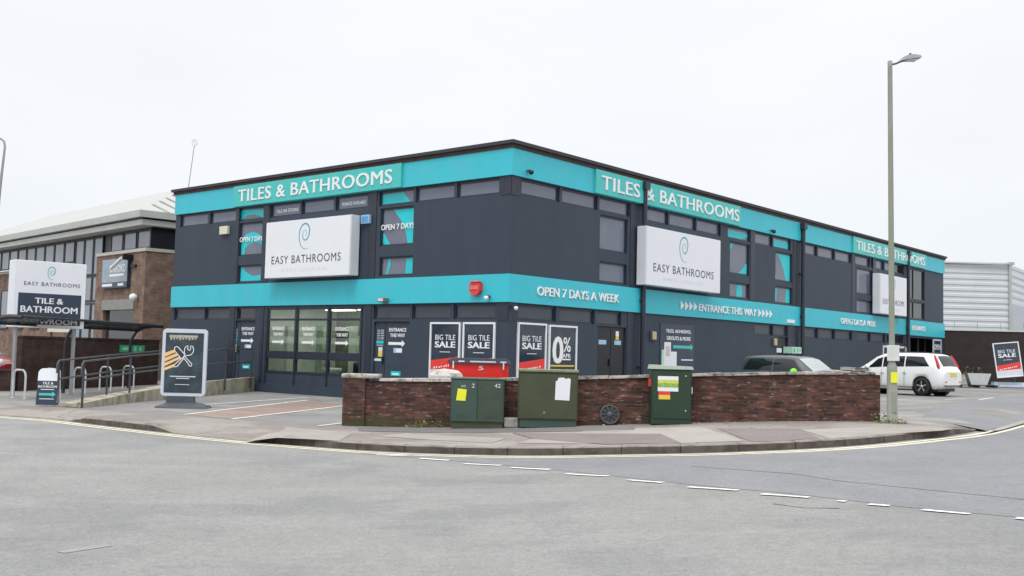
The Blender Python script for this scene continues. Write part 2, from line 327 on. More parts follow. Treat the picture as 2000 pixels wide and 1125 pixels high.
# kerb: front face and stone top, joints cut as dark grooves
mb = MB()
def kp(x, off, z):
    n, t = gnorm(x); return Vector((x, yk(x), 0)) + n * off + Vector((0, 0, gz(x) - .12 + z))
kc = [c for c in cols if -45 <= c <= 40]
for a, b in zip(kc, kc[1:]):
    ha, hb = hk(a), hk(b)
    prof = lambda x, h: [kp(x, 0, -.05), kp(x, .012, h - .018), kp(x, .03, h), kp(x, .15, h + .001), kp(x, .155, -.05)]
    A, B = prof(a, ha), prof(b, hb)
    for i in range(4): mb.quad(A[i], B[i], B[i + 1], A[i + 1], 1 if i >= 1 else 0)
x = -44.0
while x < 39:
    n, t = gnorm(x); h = hk(x); w = t * .008
    if h > .03: mb.quad(kp(x, -.003, -.02) - w, kp(x, -.003, -.02) + w, kp(x, .006, h - .012) + w, kp(x, .006, h - .012) - w, 2); mb.quad(kp(x, .028, h + .003) - w, kp(x, .028, h + .003) + w, kp(x, .15, h + .004) + w, kp(x, .15, h + .004) - w, 2)
    x += .92 * abs(t.x)
tag(mb.build('kerb', [m_kerb, m_kerbtop, m_joint]), kind='structure')
# footway, sloping down to the dropped kerbs
def fz(x, d):
    h = hk(x); t = min(1, max(0, d / 1.3)); return gz(x) - .12 + h + (.12 - h) * t * t * (3 - 2 * t)
mb = MB(); fc = [c for c in cols if -45 <= c <= 40]
DS = [0, .15, .35, .6, .9, 1.3]
for a, b in zip(fc, fc[1:]):
    A = []; B = []
    for x, O in ((a, A), (b, B)):
        n, t = gnorm(x); y0 = yk(x) + .153 / max(.3, n.y); W_ = yf(x) - y0
        for d in DS:
            dd = min(d, W_ * .98 * d / 1.3) if W_ < 1.35 else d
            O.append(Vector((x, y0 + dd, fz(x, dd) - .001)))
        O.append(Vector((x, yf(x), fz(x, W_) - .001)))
    for i in range(len(A) - 1): mb.quad(A[i], B[i], B[i + 1], A[i + 1])
tag(mb.build('pavement', m_foot), kind='structure')
# car park behind
mb = MB()
for a, b in zip(fc, fc[1:]):
    ya, yb = yf(a), yf(b)
    ra = [ya, ya + 1.2, 40, 60, 120]; rb = [yb, yb + 1.2, 40, 60, 120]
    if ya > 38 or yb > 38: ra = [ya, 60, 60, 60, 120]; rb = [yb, 60, 60, 60, 120]
    def zc(x, i): return (fz(x, yf(x) - yk(x) - .153) - .001) if i == 0 else gz(x)
    for i in range(4):
        if abs(ra[i] - ra[i + 1]) > 1e-6: mb.quad((a, ra[i], zc(a, i)), (b, rb[i], zc(b, i)), (b, rb[i + 1], zc(b, i + 1)), (a, ra[i + 1], zc(a, i + 1)))
tag(mb.build('car_park', m_park), kind='structure')
# open ground to the horizon, a little lower
mb = MB(); gc = [-3000, -60] + [-3 + i for i in range(13)] + [60, 3000]
for a, b in zip(gc, gc[1:]):
    mb.quad((a, -3000, gz(a) - .2), (b, -3000, gz(b) - .2), (b, 3000, gz(b) - .2), (a, 3000, gz(a) - .2))
tag(mb.build('ground', m_earth), kind='structure')

# painted lines
def strip(mb, pts, w, dz, m=0, rag=0.0, zf=None):
    """flat strip along ground points; z from the surface function"""
    zf = zf or (lambda p: gz(p[0])); P = []
    for a, b in zip(pts, pts[1:]):
        a = Vector(a[:2]); b = Vector(b[:2]); k = max(1, int((b - a).length / .25))
        for i in range(k): P.append(a + (b - a) * i / k)
    P.append(Vector(pts[-1][:2])); vs = []
    for i, p in enumerate(P):
        d = (P[min(len(P) - 1, i + 1)] - P[max(0, i - 1)]).normalized(); n = Vector((-d.y, d.x)) * w / 2
        n1 = n * (1 + random.uniform(-rag, rag)); n2 = n * (1 + random.uniform(-rag, rag))
        vs += [Vector((p.x + n1.x, p.y + n1.y, zf(p) + dz)), Vector((p.x - n2.x, p.y - n2.y, zf(p) + dz))]
    mb.add(vs, [(2 * i, 2 * i + 1, 2 * i + 3, 2 * i + 2) for i in range(len(P) - 1)], m)
rz_ = lambda p: gz(p[0]) - .12
for off in (-.22, -.40):
    mb = MB(); pts = []
    for x in kc:
        n, t = gnorm(x)
        if -40 < x < 38: pts.append((x + n.x * off, yk(x) + n.y * off))
    strip(mb, pts, .085, .005, rag=.12, zf=rz_)
    tag(mb.build('road_marking', m_yellow), kind='structure')
mb = MB()
for a, b in [((735,889.5),(800,890)),((820,896),(878,900)),((908,906.5),(978,910)),((1000,914),(1075,918)),((1105,926.5),(1187,931)),((1225,938.5),(1295,943.5)),((1345,952),(1442,958.5)),((1487,966),(1582,972.5)),((1637,979),(1653,980.5)),((1697,986),(1738,989)),((1800,997),(1895,1005)),((1985,1013),(2080,1022)),((2150,1030),(2260,1042))]:
    strip(mb, [G(a[0], a[1], -.12), G(b[0], b[1], -.12)], .105, .009, rag=.35, zf=rz_)
tag(mb.build('road_marking', m_white), kind='structure')
# resurfaced lane of darker asphalt along the far side, with its seams
def flat(name, pts, m, dz, base=-.12, kind='structure'):
    """thin sheet over a polygon of ground points, tessellated so it follows the slope"""
    P = [G(px, py, base) for px, py in pts]
    xs0, xs1 = min(p.x for p in P), max(p.x for p in P); mb = MB(); n = max(1, int((xs1 - xs0) / .5))
    bm = bmesh.new(); vs = [bm.verts.new((p.x, p.y, 0)) for p in P]; bm.faces.new(vs); bmesh.ops.triangulate(bm, faces=bm.faces[:])
    for i in range(1, n):
        x = xs0 + (xs1 - xs0) * i / n; bmesh.ops.bisect_plane(bm, geom=bm.verts[:] + bm.edges[:] + bm.faces[:], plane_co=(x, 0, 0), plane_no=(1, 0, 0))
    for v in bm.verts:
        z = gz(v.co.x) + base
        if base == 0: z = fz(v.co.x, v.co.y - yk(v.co.x) - .153) if v.co.y < yf(v.co.x) else gz(v.co.x)
        v.co.z = z + dz
    bmesh.ops.recalc_face_normals(bm, faces=bm.faces[:]); bm.verts.index_update()
    up = sum(f.normal.z for f in bm.faces)
    mb.add([v.co.copy() for v in bm.verts], [tuple(v.index for v in (f.verts if up > 0 else reversed(f.verts))) for f in bm.faces]); bm.free()
    return tag(mb.build(name, m), kind=kind)
flat('road_patch', [(700,886),(1000,897),(1200,894),(1480,889),(1800,866),(2000,836),(2150,805),(2500,905),(2500,1045),(2000,1012),(1760,990),(1540,964),(1340,946),(1180,928),(1020,912),(860,898)], m_patch, .0035)
mb = MB()
for pts, w in [([(1350,911),(1550,926),(1640,940),(1760,952),(1860,962),(2000,976),(2200,996)], .035), ([(1510,984),(1570,992),(1640,993)], .03)]:
    strip(mb, [G(a, b, -.12) for a, b in pts], w, .0065, rag=.6, zf=rz_)
tag(mb.build('road_seam', m_bar), kind='structure')
# scuffed white skid mark close to the camera on the left
m_scuff = mat('faint scuff', (.262, .26, .248, 1), .9, .1, 8, grime=(.228, .228, .22, 1), gscale=5, glo=.36, ghi=.52)
mb = MB(); strip(mb, [G(a, b, -.12) for a, b in [(120,1080),(160,1073),(215,1065)]], .12, .004, rag=.7, zf=rz_)
tag(mb.build('road_scuff', m_scuff), kind='structure')
# pavement patches
flat('pavement_patch', [(795,846),(990,856),(960,866),(735,852)], m_footp, .004, 0)
flat('pavement_patch', [(1175,838),(1370,834),(1455,862),(1300,868),(1010,866),(1060,852)], m_footp, .004, 0)
flat('pavement_patch', [(1000,846),(1290,848),(1330,866),(1180,869),(1040,857)], m_footr, .008, 0)
flat('pavement_patch', [(1400,837),(1560,838),(1600,856),(1530,862),(1470,864)], m_footr, .004, 0)
flat('pavement_patch', [(1565,840),(1720,834),(1860,838),(1840,842),(1700,852),(1620,857)], m_footp, .004, 0)
flat('pavement_patch', [(560,834),(690,846),(660,862),(540,855),(480,852)], m_footp, .004, 0)
flat('pavement_patch', [(700,835),(880,837),(1240,835),(1240,840),(900,845),(700,842)], m_foot_dark, .006, 0)  # darker strip along the foot of the wall and cabinets
flat('car_park_patch', [(360,809.5),(452,818.5),(671,792.5),(600,782)], m_parkred, .004, 0)
mb = MB()
for a, b in [((399,790.6),(600,776.5)),((360,810),(600,782)),((453,819),(672,793)),((621,832.5),(690,824.5)),((1752,788.5),(1832,788)),((1846,781),(1885,779.5)),((1912,781),(1940,777)),((1748,798),(1820,797.5)),((1745,781),(1800,779.5)),((1748,806),(1790,806))]:
    strip(mb, [G(*a), G(*b)], .085, .009, rag=.25)
tag(mb.build('bay_marking', m_white), kind='structure')
flat('car_park_patch', [(1828,796),(1856,788),(1900,782),(1960,776),(2060,766),(2060,795),(1990,815),(1925,832),(1860,826),(1800,815)], m_patch, .004, 0)
flat('pavement_edge', [(1916,839),(1950,826),(2005,811),(2060,795),(2060,799),(2005,817),(1960,829)], m_footp, .010, 0)

# ------------------------------------------------------------------ building materials
m_wall = mat('dark slate render', (.036, .052, .075, 1), .55, .08, 1.6, bump=.12, bscale=14, grime=(.042, .058, .081, 1), gscale=1.0, glo=.42, ghi=.7, spec=.3, stretch=(1.2, 1.2, .22))
m_teal = mat('teal fascia paint', (.035, .50, .60, 1), .45, .05, 1.2, bump=.08, bscale=4, grime=(.07, .46, .54, 1), gscale=1.3, glo=.48, ghi=.78, stretch=(1.1, 1.1, .3))
m_tealp = mat('green teal sign panel', (.055, .50, .475, 1), .35, .05, 1.5)
m_vinyl = mat('cyan window vinyl', (.01, .55, .60, 1), .35, .05, 2)
m_frame = mat('black window frame', (.020, .025, .042, 1), .4, .2, 4)
m_film = mat('grey window film', (.14, .157, .21, 1), .12, .12, 1.3, spec=.6)
m_film2 = mat('dark painted pane', (.058, .068, .092, 1), .3, .12, 1.5)
m_darkgl = mat('dark glass', (.02, .024, .028, 1), .06, .3, 1.0, spec=.8)
m_cap = mat('roof felt edge', (.035, .034, .042, 1), .7, .2, 3)
m_capb = mat('brown verge board', (.055, .03, .026, 1), .7, .3, 2.5, grime=(.03, .02, .02, 1), gscale=4)
m_wht = mat('white letter', (.80, .81, .83, 1), .35, .03, 3)
m_signw = mat('white sign face', (.76, .78, .82, 1), .3, .02, 1)
m_signs = mat('white sign side', (.70, .73, .77, 1), .35, .04, 2)
m_navy = mat('navy print', (.025, .042, .075, 1), .3, .1, 1.5)
m_lgrey = mat('pale grey print', (.62, .65, .70, 1), .4, .03, 3)
m_red = mat('red print', (.72, .045, .035, 1), .35, .1, 4)
m_yel = mat('yellow print', (.75, .55, .06, 1), .4, .05, 5)
m_lyel = mat('acid yellow print', (.78, .80, .03, 1), .4, .05, 5)
m_blk = mat('black paint', (.009, .011, .018, 1), .4, .2, 4)
m_blue = mat('blue sticker', (.10, .32, .62, 1), .4, .1, 5)
m_pblue = mat('pale blue sticker', (.32, .52, .72, 1), .4, .1, 5)
m_cream = mat('cream plastic', (.68, .64, .52, 1), .4, .05, 4)
m_lamp = mat('aged lamp glass', (.48, .40, .24, 1), .3, .15, 8)
m_dgrey = mat('dark grey metal', (.07, .075, .085, 1), .45, .15, 5)
m_steel = mat('galvanised steel', (.42, .44, .46, 1), .35, .12, 6, metal=.6)
m_roofm = mat('flat roof felt', (.12, .12, .12, 1), .9)
m_green = mat('exit sign green', (.05, .42, .20, 1), .35, .05, 5)
m_mint = mat('pale green print', (.42, .68, .55, 1), .4, .05, 5)

# ------------------------------------------------------------------ main building
UL, UR = 17.17, 38.05
ZC, ZD, ZA, ZB = 3.812, 3.014, 7.406, 6.63
bld = thing('showroom_building', 'long two storey dark slate showroom with two turquoise bands round its corner', 'building', at(CX, CY, 0))
def wallholes(mb, x0, x1, z0, z1, holes, dep=.14, m=0, M=None):
    xs = sorted({x0, x1} | {min(max(h[i], x0), x1) for h in holes for i in (0, 1)}); zs = sorted({z0, z1} | {min(max(h[i], z0), z1) for h in holes for i in (2, 3)})
    inside = lambda x, z: any(h[0] < x < h[1] and h[2] < z < h[3] for h in holes)
    T = (lambda p: M @ Vector(p)) if M else Vector
    for a, b in zip(xs, xs[1:]):
        for c, d in zip(zs, zs[1:]):
            if b - a > 1e-5 and d - c > 1e-5 and not inside((a + b) / 2, (c + d) / 2): mb.add([T((a, 0, c)), T((b, 0, c)), T((b, 0, d)), T((a, 0, d))], [(0, 1, 2, 3)], m)
    for h in holes:
        a, b, c, d = h[:4]
        mb.add([T((a, 0, c)), T((b, 0, c)), T((b, dep, c)), T((a, dep, c))], [(0, 1, 2, 3)], m); mb.add([T((a, 0, d)), T((a, dep, d)), T((b, dep, d)), T((b, 0, d))], [(0, 1, 2, 3)], m)
        mb.add([T((a, 0, c)), T((a, dep, c)), T((a, dep, d)), T((a, 0, d))], [(0, 1, 2, 3)], m); mb.add([T((b, 0, c)), T((b, 0, d)), T((b, dep, d)), T((b, dep, c))], [(0, 1, 2, 3)], m)
# openings: (u0,u1,z0,z1,kind)
CU, CL = (6.13, 6.60), (2.53, 2.98)
Lw = [(15.0,16.85)+CU+('f',),(13.2,14.85)+CU+('f',),(11.55,13.1)+CU+('v1',),(9.5,11.15)+CU+('t1',),(7.72,9.4)+CU+('f',),(6.05,7.62)+CU+('t2',),(3.95,5.5)+CU+('v2',),(2.22,3.85)+CU+('f',),(.45,2.12)+CU+('f',),
      (11.58,12.97,4.84,6.05,'v3'),(11.55,12.95,3.87,4.50,'v4'),(3.92,5.42,4.84,6.05,'v5'),(3.90,5.40,3.89,4.50,'v6'),
      (15.0,17.0)+CL+('p',),(13.35,14.92)+CL+('p',),(11.8,12.9)+CL+('d',),(3.95,5.6)+CL+('p',),(2.25,3.87)+CL+('p',),(.48,2.12)+CL+('p',)]
Rw = [(.45,2.25)+CU+('f',),(2.38,4.22)+CU+('f',),(4.33,6.05)+CU+('f',),(6.85,8.45)+CU+('f',),(8.55,10.35)+CU+('f',),(10.43,12.18)+CU+('f',),(12.75,14.55)+CU+('w1',),(14.66,16.5)+CU+('f',),(16.6,18.2)+CU+('w2',),
      (19.35,20.85)+CU+('f',),(20.98,22.75)+CU+('f',),(22.88,24.7)+CU+('f',),(25.2,27.02)+CU+('f',),(27.15,28.85)+CU+('f',),(29.0,30.2)+CU+('f',),(30.34,31.65)+CU+('d',),
      (4.38,5.95,4.90,6.03,'f'),(4.40,5.95,3.89,4.55,'f'),(12.93,14.52,4.80,6.03,'w3'),(12.95,14.53,3.89,4.48,'w4'),(16.8,18.38,4.80,6.00,'w5'),(16.8,18.38,3.88,4.58,'w6'),
      (25.4,27.35,4.78,6.0,'f'),(25.4,27.35,3.88,4.50,'f'),(32.1,34.9,4.92,6.55,'g'),(32.1,34.9,3.90,4.80,'g'),
      (.43,2.2)+CL+('p',),(2.37,4.18)+CL+('p',),(4.28,5.67)+CL+('p',),(15.05,16.6)+CL+('p',),(16.7,17.95)+CL+('p',),(19.4,20.98)+CL+('p',),(21.12,22.82)+CL+('p',),(22.98,24.83)+CL+('p',),(25.42,27.1)+CL+('p',),(27.24,29.07)+CL+('p',),(29.25,31.6)+CL+('d',)]
Ldoors = [(11.75,12.95,.40,2.50),(3.95,5.55,.02,2.46)]; Ldark = [(13.05,13.35,.45,2.9)]
STORE = (6.15, 11.10, .68, 2.95)
Rdoors = [(4.36, 5.98, .2, 2.49), (17.1, 19.0, .3, 2.50), (32.4, 37.6, .3, 2.90)]
mb = MB()
hl = [(-h[1], -h[0], h[2], h[3]) for h in Lw + Ldoors] + [(-STORE[1], -STORE[0], STORE[2], STORE[3])]
wallholes(mb, -UL, 0, -.2, ZA + .1, hl, M=ML)
bld_wl = mb.build('wall', m_wall, bld, I4)
mb = MB(); wallholes(mb, 0, UR, -.2, ZA + .1, [h[:4] for h in Rw + Rdoors[:2]] + [Rdoors[2]], M=MR)
EL, ER = C0 + DL * UL, C0 + DR * UR; EB = EL + DR * UR
V = lambda p, z: Vector((p.x, p.y, z))
mb.quad(V(EL, -.2), V(EL, ZA + .1), V(EB, ZA + .1), V(EB, -.2)); mb.quad(V(ER, -.2), V(EB, -.2), V(EB, ZA + .1), V(ER, ZA + .1))
mb.build('wall', m_wall, bld, I4)
# flat roof with overhanging verge
def ringpts(o): return [C0 - DR * o - DL * o, EL - DR * o + DL * o, EB + DR * o + DL * o, ER + DR * o - DL * o]
mb = MB()
def edgering(o0, o1, z0, z1, m):
    A, B = ringpts(o0), ringpts(o1)
    for i in range(4):
        j = (i + 1) % 4
        mb.quad(V(A[i], z0), V(A[j], z0), V(A[j], z1), V(A[i], z1), m)
        mb.quad(V(A[i], z0), V(B[i], z0), V(B[j], z0), V(A[j], z0), m); mb.quad(V(A[i], z1), V(A[j], z1), V(B[j], z1), V(B[i], z1), m)
edgering(.10, -.15, ZA + .003, ZA + .115, 1); edgering(.17, -.15, ZA + .115, ZA + .215, 0)
P = ringpts(-.1); mb.quad(V(P[0], ZA + .17), V(P[3], ZA + .17), V(P[2], ZA + .17), V(P[1], ZA + .17), 2)
mb.build('roof', [m_cap, m_capb, m_roofm], bld, I4)
# two turquoise bands, wrapping the corner in one piece each
for z0, z1 in ((ZB, ZA), (ZD, ZC)):
    mb = MB(); A, B = ringpts(.07), ringpts(-.02)
    EA = [EL + DL * .0 - DR * .07, C0 - DR * .07 - DL * .07, ER - DL * .07 + DR * .02]; EI = [EL - DR * -.01, C0, ER + DL * .01]
    for i in range(2):
        mb.quad(V(EA[i], z0), V(EA[i + 1], z0), V(EA[i + 1], z1), V(EA[i], z1)); mb.quad(V(EI[i], z0), V(EI[i + 1], z0), V(EA[i + 1], z0), V(EA[i], z0)); mb.quad(V(EA[i], z1), V(EA[i + 1], z1), V(EI[i + 1], z1), V(EI[i], z1))
    for e in (0, 2): mb.quad(V(EI[e], z0), V(EA[e], z0), V(EA[e], z1), V(EI[e], z1))
    mb.build('fascia_band', m_teal, bld, I4)
# vinyl pieces traced on the panes, as crop pixels
c5 = lambda x, y: (330 + x / 4, 280 + y / 4); c2 = lambda x, y: (1240 + x / 4.3275, 380 + y / 4.3275)
VIN = {'v1': (c5, [[(530,515),(735,515),(735,590),(700,565),(650,553),(600,560),(530,612)]]),
 'v2': (c5, [[(1630,405),(1820,380),(1870,450),(1800,462),(1640,482)]]),
 'v3': (c5, [[(535,880),(540,800),(560,745),(595,705),(640,690),(690,705),(720,750),(720,790),(690,775),(650,770),(610,785),(580,820),(572,875)]]),
 'v4': (c5, [[(530,945),(565,945),(580,1000),(640,1035),(700,1025),(700,1090),(550,1090),(530,1040)]]),
 'v5': (c5, [[(1740,515),(1910,490),(1900,785),(1850,790),(1835,690),(1800,600)],[(1640,695),(1665,700),(1720,795),(1680,800),(1630,740)]]),
 'v6': (c5, [[(1845,865),(1895,860),(1890,1035),(1830,1035)],[(1700,880),(1722,880),(1712,960),(1690,1035),(1676,1035),(1695,960)]]),
 'w1': (c2, [[(785,290),(980,335),(968,362),(930,368),(905,395),(785,370)]]),
 'w2': (c2, [[(1170,370),(1320,410),(1318,475),(1175,440)]]),
 'w3': (c2, [[(805,400),(855,412),(830,450),(805,492)],[(945,588),(972,588),(972,672),(900,672),(893,660),(932,622)]]),
 'w4': (c2, [[(880,738),(925,740),(920,888),(870,885)]]),
 'w5': (c2, [[(1212,495),(1330,520),(1335,745),(1290,740),(1272,640),(1240,540)],[(1188,648),(1212,690),(1200,716),(1188,708)]]),
 'w6': (c2, [[(1290,795),(1335,800),(1330,935),(1285,930)],[(1203,785),(1216,787),(1208,930),(1200,930)]])}
def onface(px, py, left):
    n = -DR if left else -DL; D = ray(px, py); t = (C0.dot(n)) / D.dot(n); P = D * t + Vector((0, 0, EYE)); q = P - C0
    return (-q.dot(DL) if left else q.dot(DR)), P.z
def clip(poly, x0, x1, z0, z1):
    def cl(P, f, ip):
        o = []
        for i in range(len(P)):
            a, b = P[i - 1], P[i]
            if f(b):
                if not f(a): o.append(ip(a, b))
                o.append(b)
            elif f(a): o.append(ip(a, b))
        return o
    for k, v, sgn in ((0, x0, 1), (0, x1, -1), (1, z0, 1), (1, z1, -1)):
        ip = lambda a, b, k=k, v=v: tuple(a[j] + (b[j] - a[j]) * (v - a[k]) / (b[k] - a[k]) for j in (0, 1))
        poly = cl(poly, lambda p, k=k, v=v, s=sgn: (p[k] - v) * s >= 0, ip) if poly else poly
    return poly
def frame_mb(x0, x1, z0, z1, y, w=.055, t=.05, bars=()):
    f = MB(); f.box(x0, x1, y - t, y, z0, z0 + w); f.box(x0, x1, y - t, y, z1 - w, z1); f.box(x0, x0 + w, y - t, y, z0 + w, z1 - w); f.box(x1 - w, x1, y - t, y, z0 + w, z1 - w)
    for b in bars:
        if b[0] == 'v': f.box(b[1] - .03, b[1] + .03, y - t + .002, y, z0 + w, z1 - w)
        else: f.box(x0 + w, x1 - w, y - t + .004, y, b[1] - .03, b[1] + .03)
    return f
def window(h, left):
    u0, u1, z0, z1, k = h; x0, x1 = (-u1, -u0) if left else (u0, u1); M = ML if left else MR; y = .10
    bars = [('v', x0 + (x1 - x0) * .42)] if k == 'g' else []
    wf = frame_mb(x0, x1, z0, z1, y, bars=bars).build('window', m_frame, bld, M)
    p = MB(); p.box(x0 + .02, x1 - .02, y - .012, y + .03, z0 + .02, z1 - .02)
    pm = {'p': m_film2, 'd': m_darkgl, 'g': m_darkgl}.get(k, m_film)
    p.build('pane', pm, wf, M)
    if k in VIN:
        cf, polys = VIN[k]; v = MB()
        for q in polys:
            pp = clip([onface(*cf(*c), left) for c in q], x0 + .06, x1 - .06, z0 + .06, z1 - .06)
            if len(pp) > 2: v.add([(a, y - .016, b) for a, b in pp], [tuple(range(len(pp)))])
        v.build('vinyl', m_vinyl, wf, M)
    if k in ('t1', 't2'):
        v = MB(); text(v, 'TILE IN STORE' if k == 't1' else 'FINANCE AVAILABLE', x0 + .22, x1 - .18, 6.29, 6.40, 0, y=y - .014, bold=.02); v.build('lettering', m_wht, wf, M)
    if k == 'v5' or k == 'v3':
        v = MB(); text(v, 'OPEN 7 DAYS' if k == 'v5' else 'OPEN 7 DAY', x0 + .01, x1 + (.0 if k == 'v5' else 0), 5.36, 5.53, 0, y=y - .06, bold=.03); v.build('lettering', m_wht, wf, M)
for h in Lw: window(h, True)
for h in Rw: window(h, False)
# doors
def door(x0, x1, z0, z1, M, leaves, y=.06, m=None, split=None):
    d = MB(); w = (x1 - x0) / leaves if not split else None
    xs = [x0 + (x1 - x0) * i / leaves for i in range(leaves + 1)] if not split else [x0] + split + [x1]
    d.box(x0, x1, y + .05, y + .08, z0, z1, 1)
    for a, b in zip(xs, xs[1:]):
        d.box(a + .012, b - .012, y, y + .04, z0 + .02, z1 - .02, 0)
        d.box(a + .012, b - .012, y - .008, y, z0 + .02, z0 + .18, 0); d.box(a + .012, b - .012, y - .006, y, (z0 + z1) / 2 - .18, (z0 + z1) / 2 - .08, 0)
    o = d.build('door', [m or m_wall, m_frame], bld, M)
    h = MB(); hx = xs[1] if len(xs) > 2 else x0 + .1
    h.box(hx - .08, hx - .05, y - .05, y, (z0 + z1) / 2 - .12, (z0 + z1) / 2 + .12); h.build('handle', m_blk, o, M)
    return o
d1 = door(-12.95, -11.75, .40, 2.50, ML, 2, split=[-12.72])
d2 = door(-5.55, -3.95, .02, 2.46, ML, 2, split=[-5.08])
d3 = door(4.36, 5.98, .2, 2.49, MR, 2, m=m_blk)
door(17.1, 19.0, .3, 2.50, MR, 2, m=m_blk)
# main entrance: a recessed dark lobby
mb = MB()
mb.box(32.4, 37.6, 1.6, 1.66, .3, 2.9, 0, MR); mb.box(32.32, 32.4, .14, 1.66, .3, 2.9, 0, MR); mb.box(37.6, 37.68, .14, 1.66, .3, 2.9, 0, MR); mb.box(32.4, 37.6, .14, 1.6, 2.9, 2.95, 0, MR)
for x in (32.9, 34.1, 35.4, 36.6): mb.box(x, x + .07, .5, .58, .3, 2.9, 1, MR)
mb.build('entrance_lobby', [m_blk, m_dgrey], bld, I4)
# storefront glazing
m_glass = bpy.data.materials.new('shop glass'); m_glass.use_nodes = True; n = m_glass.node_tree; n.nodes.clear()
o_ = n.nodes.new('ShaderNodeOutputMaterial'); tr = n.nodes.new('ShaderNodeBsdfTransparent'); tr.inputs[0].default_value = (.84, .91, .85, 1); gl = n.nodes.new('ShaderNodeBsdfGlossy'); gl.inputs['Roughness'].default_value = .03
lw = n.nodes.new('ShaderNodeLayerWeight'); lw.inputs[0].default_value = .5; pw = n.nodes.new('ShaderNodeMath'); pw.operation = 'POWER'; pw.inputs[1].default_value = 3; n.links.new(lw.outputs['Facing'], pw.inputs[0]); fr = n.nodes.new('ShaderNodeMapRange'); fr.inputs[3].default_value = .05; fr.inputs[4].default_value = .8; n.links.new(pw.outputs[0], fr.inputs[0]); ms = n.nodes.new('ShaderNodeMixShader'); n.links.new(fr.outputs[0], ms.inputs[0]); n.links.new(tr.outputs[0], ms.inputs[1]); n.links.new(gl.outputs[0], ms.inputs[2]); n.links.new(ms.outputs[0], o_.inputs[0])
sx0, sx1 = -STORE[1], -STORE[0]
sf = MB(); bx = [sx0, sx0 + 1.62, sx0 + 3.32, sx1]
for x in bx: sf.box(x - .04, x + .04, -.03, .10, .10, STORE[3])
for z, w in ((STORE[3] - .04, .04), (2.53, .035), (1.31, .13), (STORE[2] + .03, .05)):
    for a, b in zip(bx, bx[1:]): sf.box(a + .04, b - .04, .0, .09, z - w, z + w)
sfo = sf.build('shopfront', m_frame, bld, ML)
g = MB()
for a, b in zip(bx, bx[1:]): g.box(a + .04, b - .04, .045, .055, STORE[2], STORE[3])
g.build('pane', m_glass, sfo, ML)
pl = MB(); pl.box(sx0 - .45, 0.35 - 6.0, -.06, .0, -.2, .30); pl.build('plinth', m_wall, bld, ML)
for i, a in enumerate(bx[:3]):
    v = MB(); c = a + .62 + .02 * i
    text(v, 'ENTRANCE', c - .33, c + .33, 2.16, 2.28, 0, y=.038, bold=.03); text(v, 'THIS WAY', c - .28, c + .28, 1.97, 2.08, 0, y=.038, bold=.03); v.build('lettering', m_wht, sfo, ML)
    v = MB(); arrow(v, c - .33, c + .33, 1.76, .2, 0, y=.038); v.build('arrow', m_wht, sfo, ML)
for dd, c in ((d1, -12.25), (d2, -4.52)):
    v = MB(); text(v, 'ENTRANCE', c - .38, c + .38, 2.15, 2.26, 0, y=.052, bold=.03); text(v, 'THIS WAY', c - .33, c + .33, 1.98, 2.09, 0, y=.052, bold=.03); v.build('lettering', m_wht, dd, ML); v = MB(); arrow(v, c - .4, c + .34, 1.78, .22, 0, y=.052); v.build('arrow', m_wht, dd, ML)
    v = MB(); v.box(c - .16, c + .22, .048, .054, 1.49, 1.64, 0); v.box(c - .04, c + .2, .044, .0475, 1.51, 1.62, 1); v.box(c - .25, c + .18, .048, .054, .78, .92, 2); v.box(c - .18, c + .1, .044, .0475, .81, .86, 1)
    v.build('sticker', [m_pblue, m_wht, m_vinyl], dd, ML)
    v = MB(); q = c - .79
    for i in range(6):
        v.box(q - .13, q - .02, .048, .054, 2.18 - i * .055, 2.2 - i * .055, 0); v.box(q + .02, q + .17, .048, .054, 2.18 - i * .055, 2.2 - i * .055, 0)
    v.box(q - .16, q + .16, .048, .054, 1.77, 1.86, 1); v.box(q - .15, q + .15, .048, .054, 1.71, 1.73, 0)
    v.box(q - .06, q + .12, .048, .054, 1.36, 1.66, 0); v.box(q - .055, q + .115, .044, .0475, 1.37, 1.54, 2); v.box(q - .24, q + .08, .048, .054, 1.22, 1.30, 0)
    v.build('notice', [m_lgrey, m_vinyl, m_yel], dd, ML)
v = MB(); v.box(4.5, 4.92, .05, .056, 1.92, 2.06, 0); v.box(5.38, 5.75, .05, .056, 1.92, 2.06, 0); v.box(5.45, 5.62, .05, .056, 2.08, 2.36, 1); v.box(5.45, 5.62, .046, .0495, 2.08, 2.2, 2); v.build('notice', [m_pblue, m_wht, m_yel], d3, MR)
# showroom interior seen through the glass
m_int = mat('showroom wall', (.62, .64, .60, 1), .6, .1, 2); m_tile = brickmat('wall tiles', (.13, .15, .12, 1), (.24, .27, .21, 1), (.1, .1, .09, 1), rowh=.3, bw=.6)
m_intf = mat('showroom floor', (.30, .30, .28, 1), .3, .1, 2)
it = MB(); it.box(sx0 - 1, sx1 + 1.5, 4.0, 4.1, .02, 3.05, 1); it.box(sx0 - 1.1, sx0 - 1, .15, 4.1, .02, 3.05, 0); it.box(sx1 + 1.5, sx1 + 1.6, .15, 4.1, .02, 3.05, 0)
it.box(sx0 - 1, sx1 + 1.5, .15, 4.0, 3.05, 3.1, 0); it.box(sx0 - 1, sx1 + 1.5, .15, 4.0, -.02, .05, 2)
it.box(sx0 + .5, sx0 + .56, .5, 2.2, .05, 2.3, 0); it.box(sx0 + 3.9, sx0 + 3.96, .9, 3.2, .05, 2.5, 3)
it.build('interior', [m_int, m_tile, m_intf, m_cream], bld, ML)
m_tube = emat('tube light', (1, .98, .92, 1), 5.5)
for x in (sx0 + .6, sx0 + 2.4, sx0 + 4.2):
    for y in (.9, 2.6): lt = MB(); lt.box(x - .6, x + .6, y, y + .45, 2.97, 3.0, 0); lt.build('ceiling_light', m_tube, bld, ML)
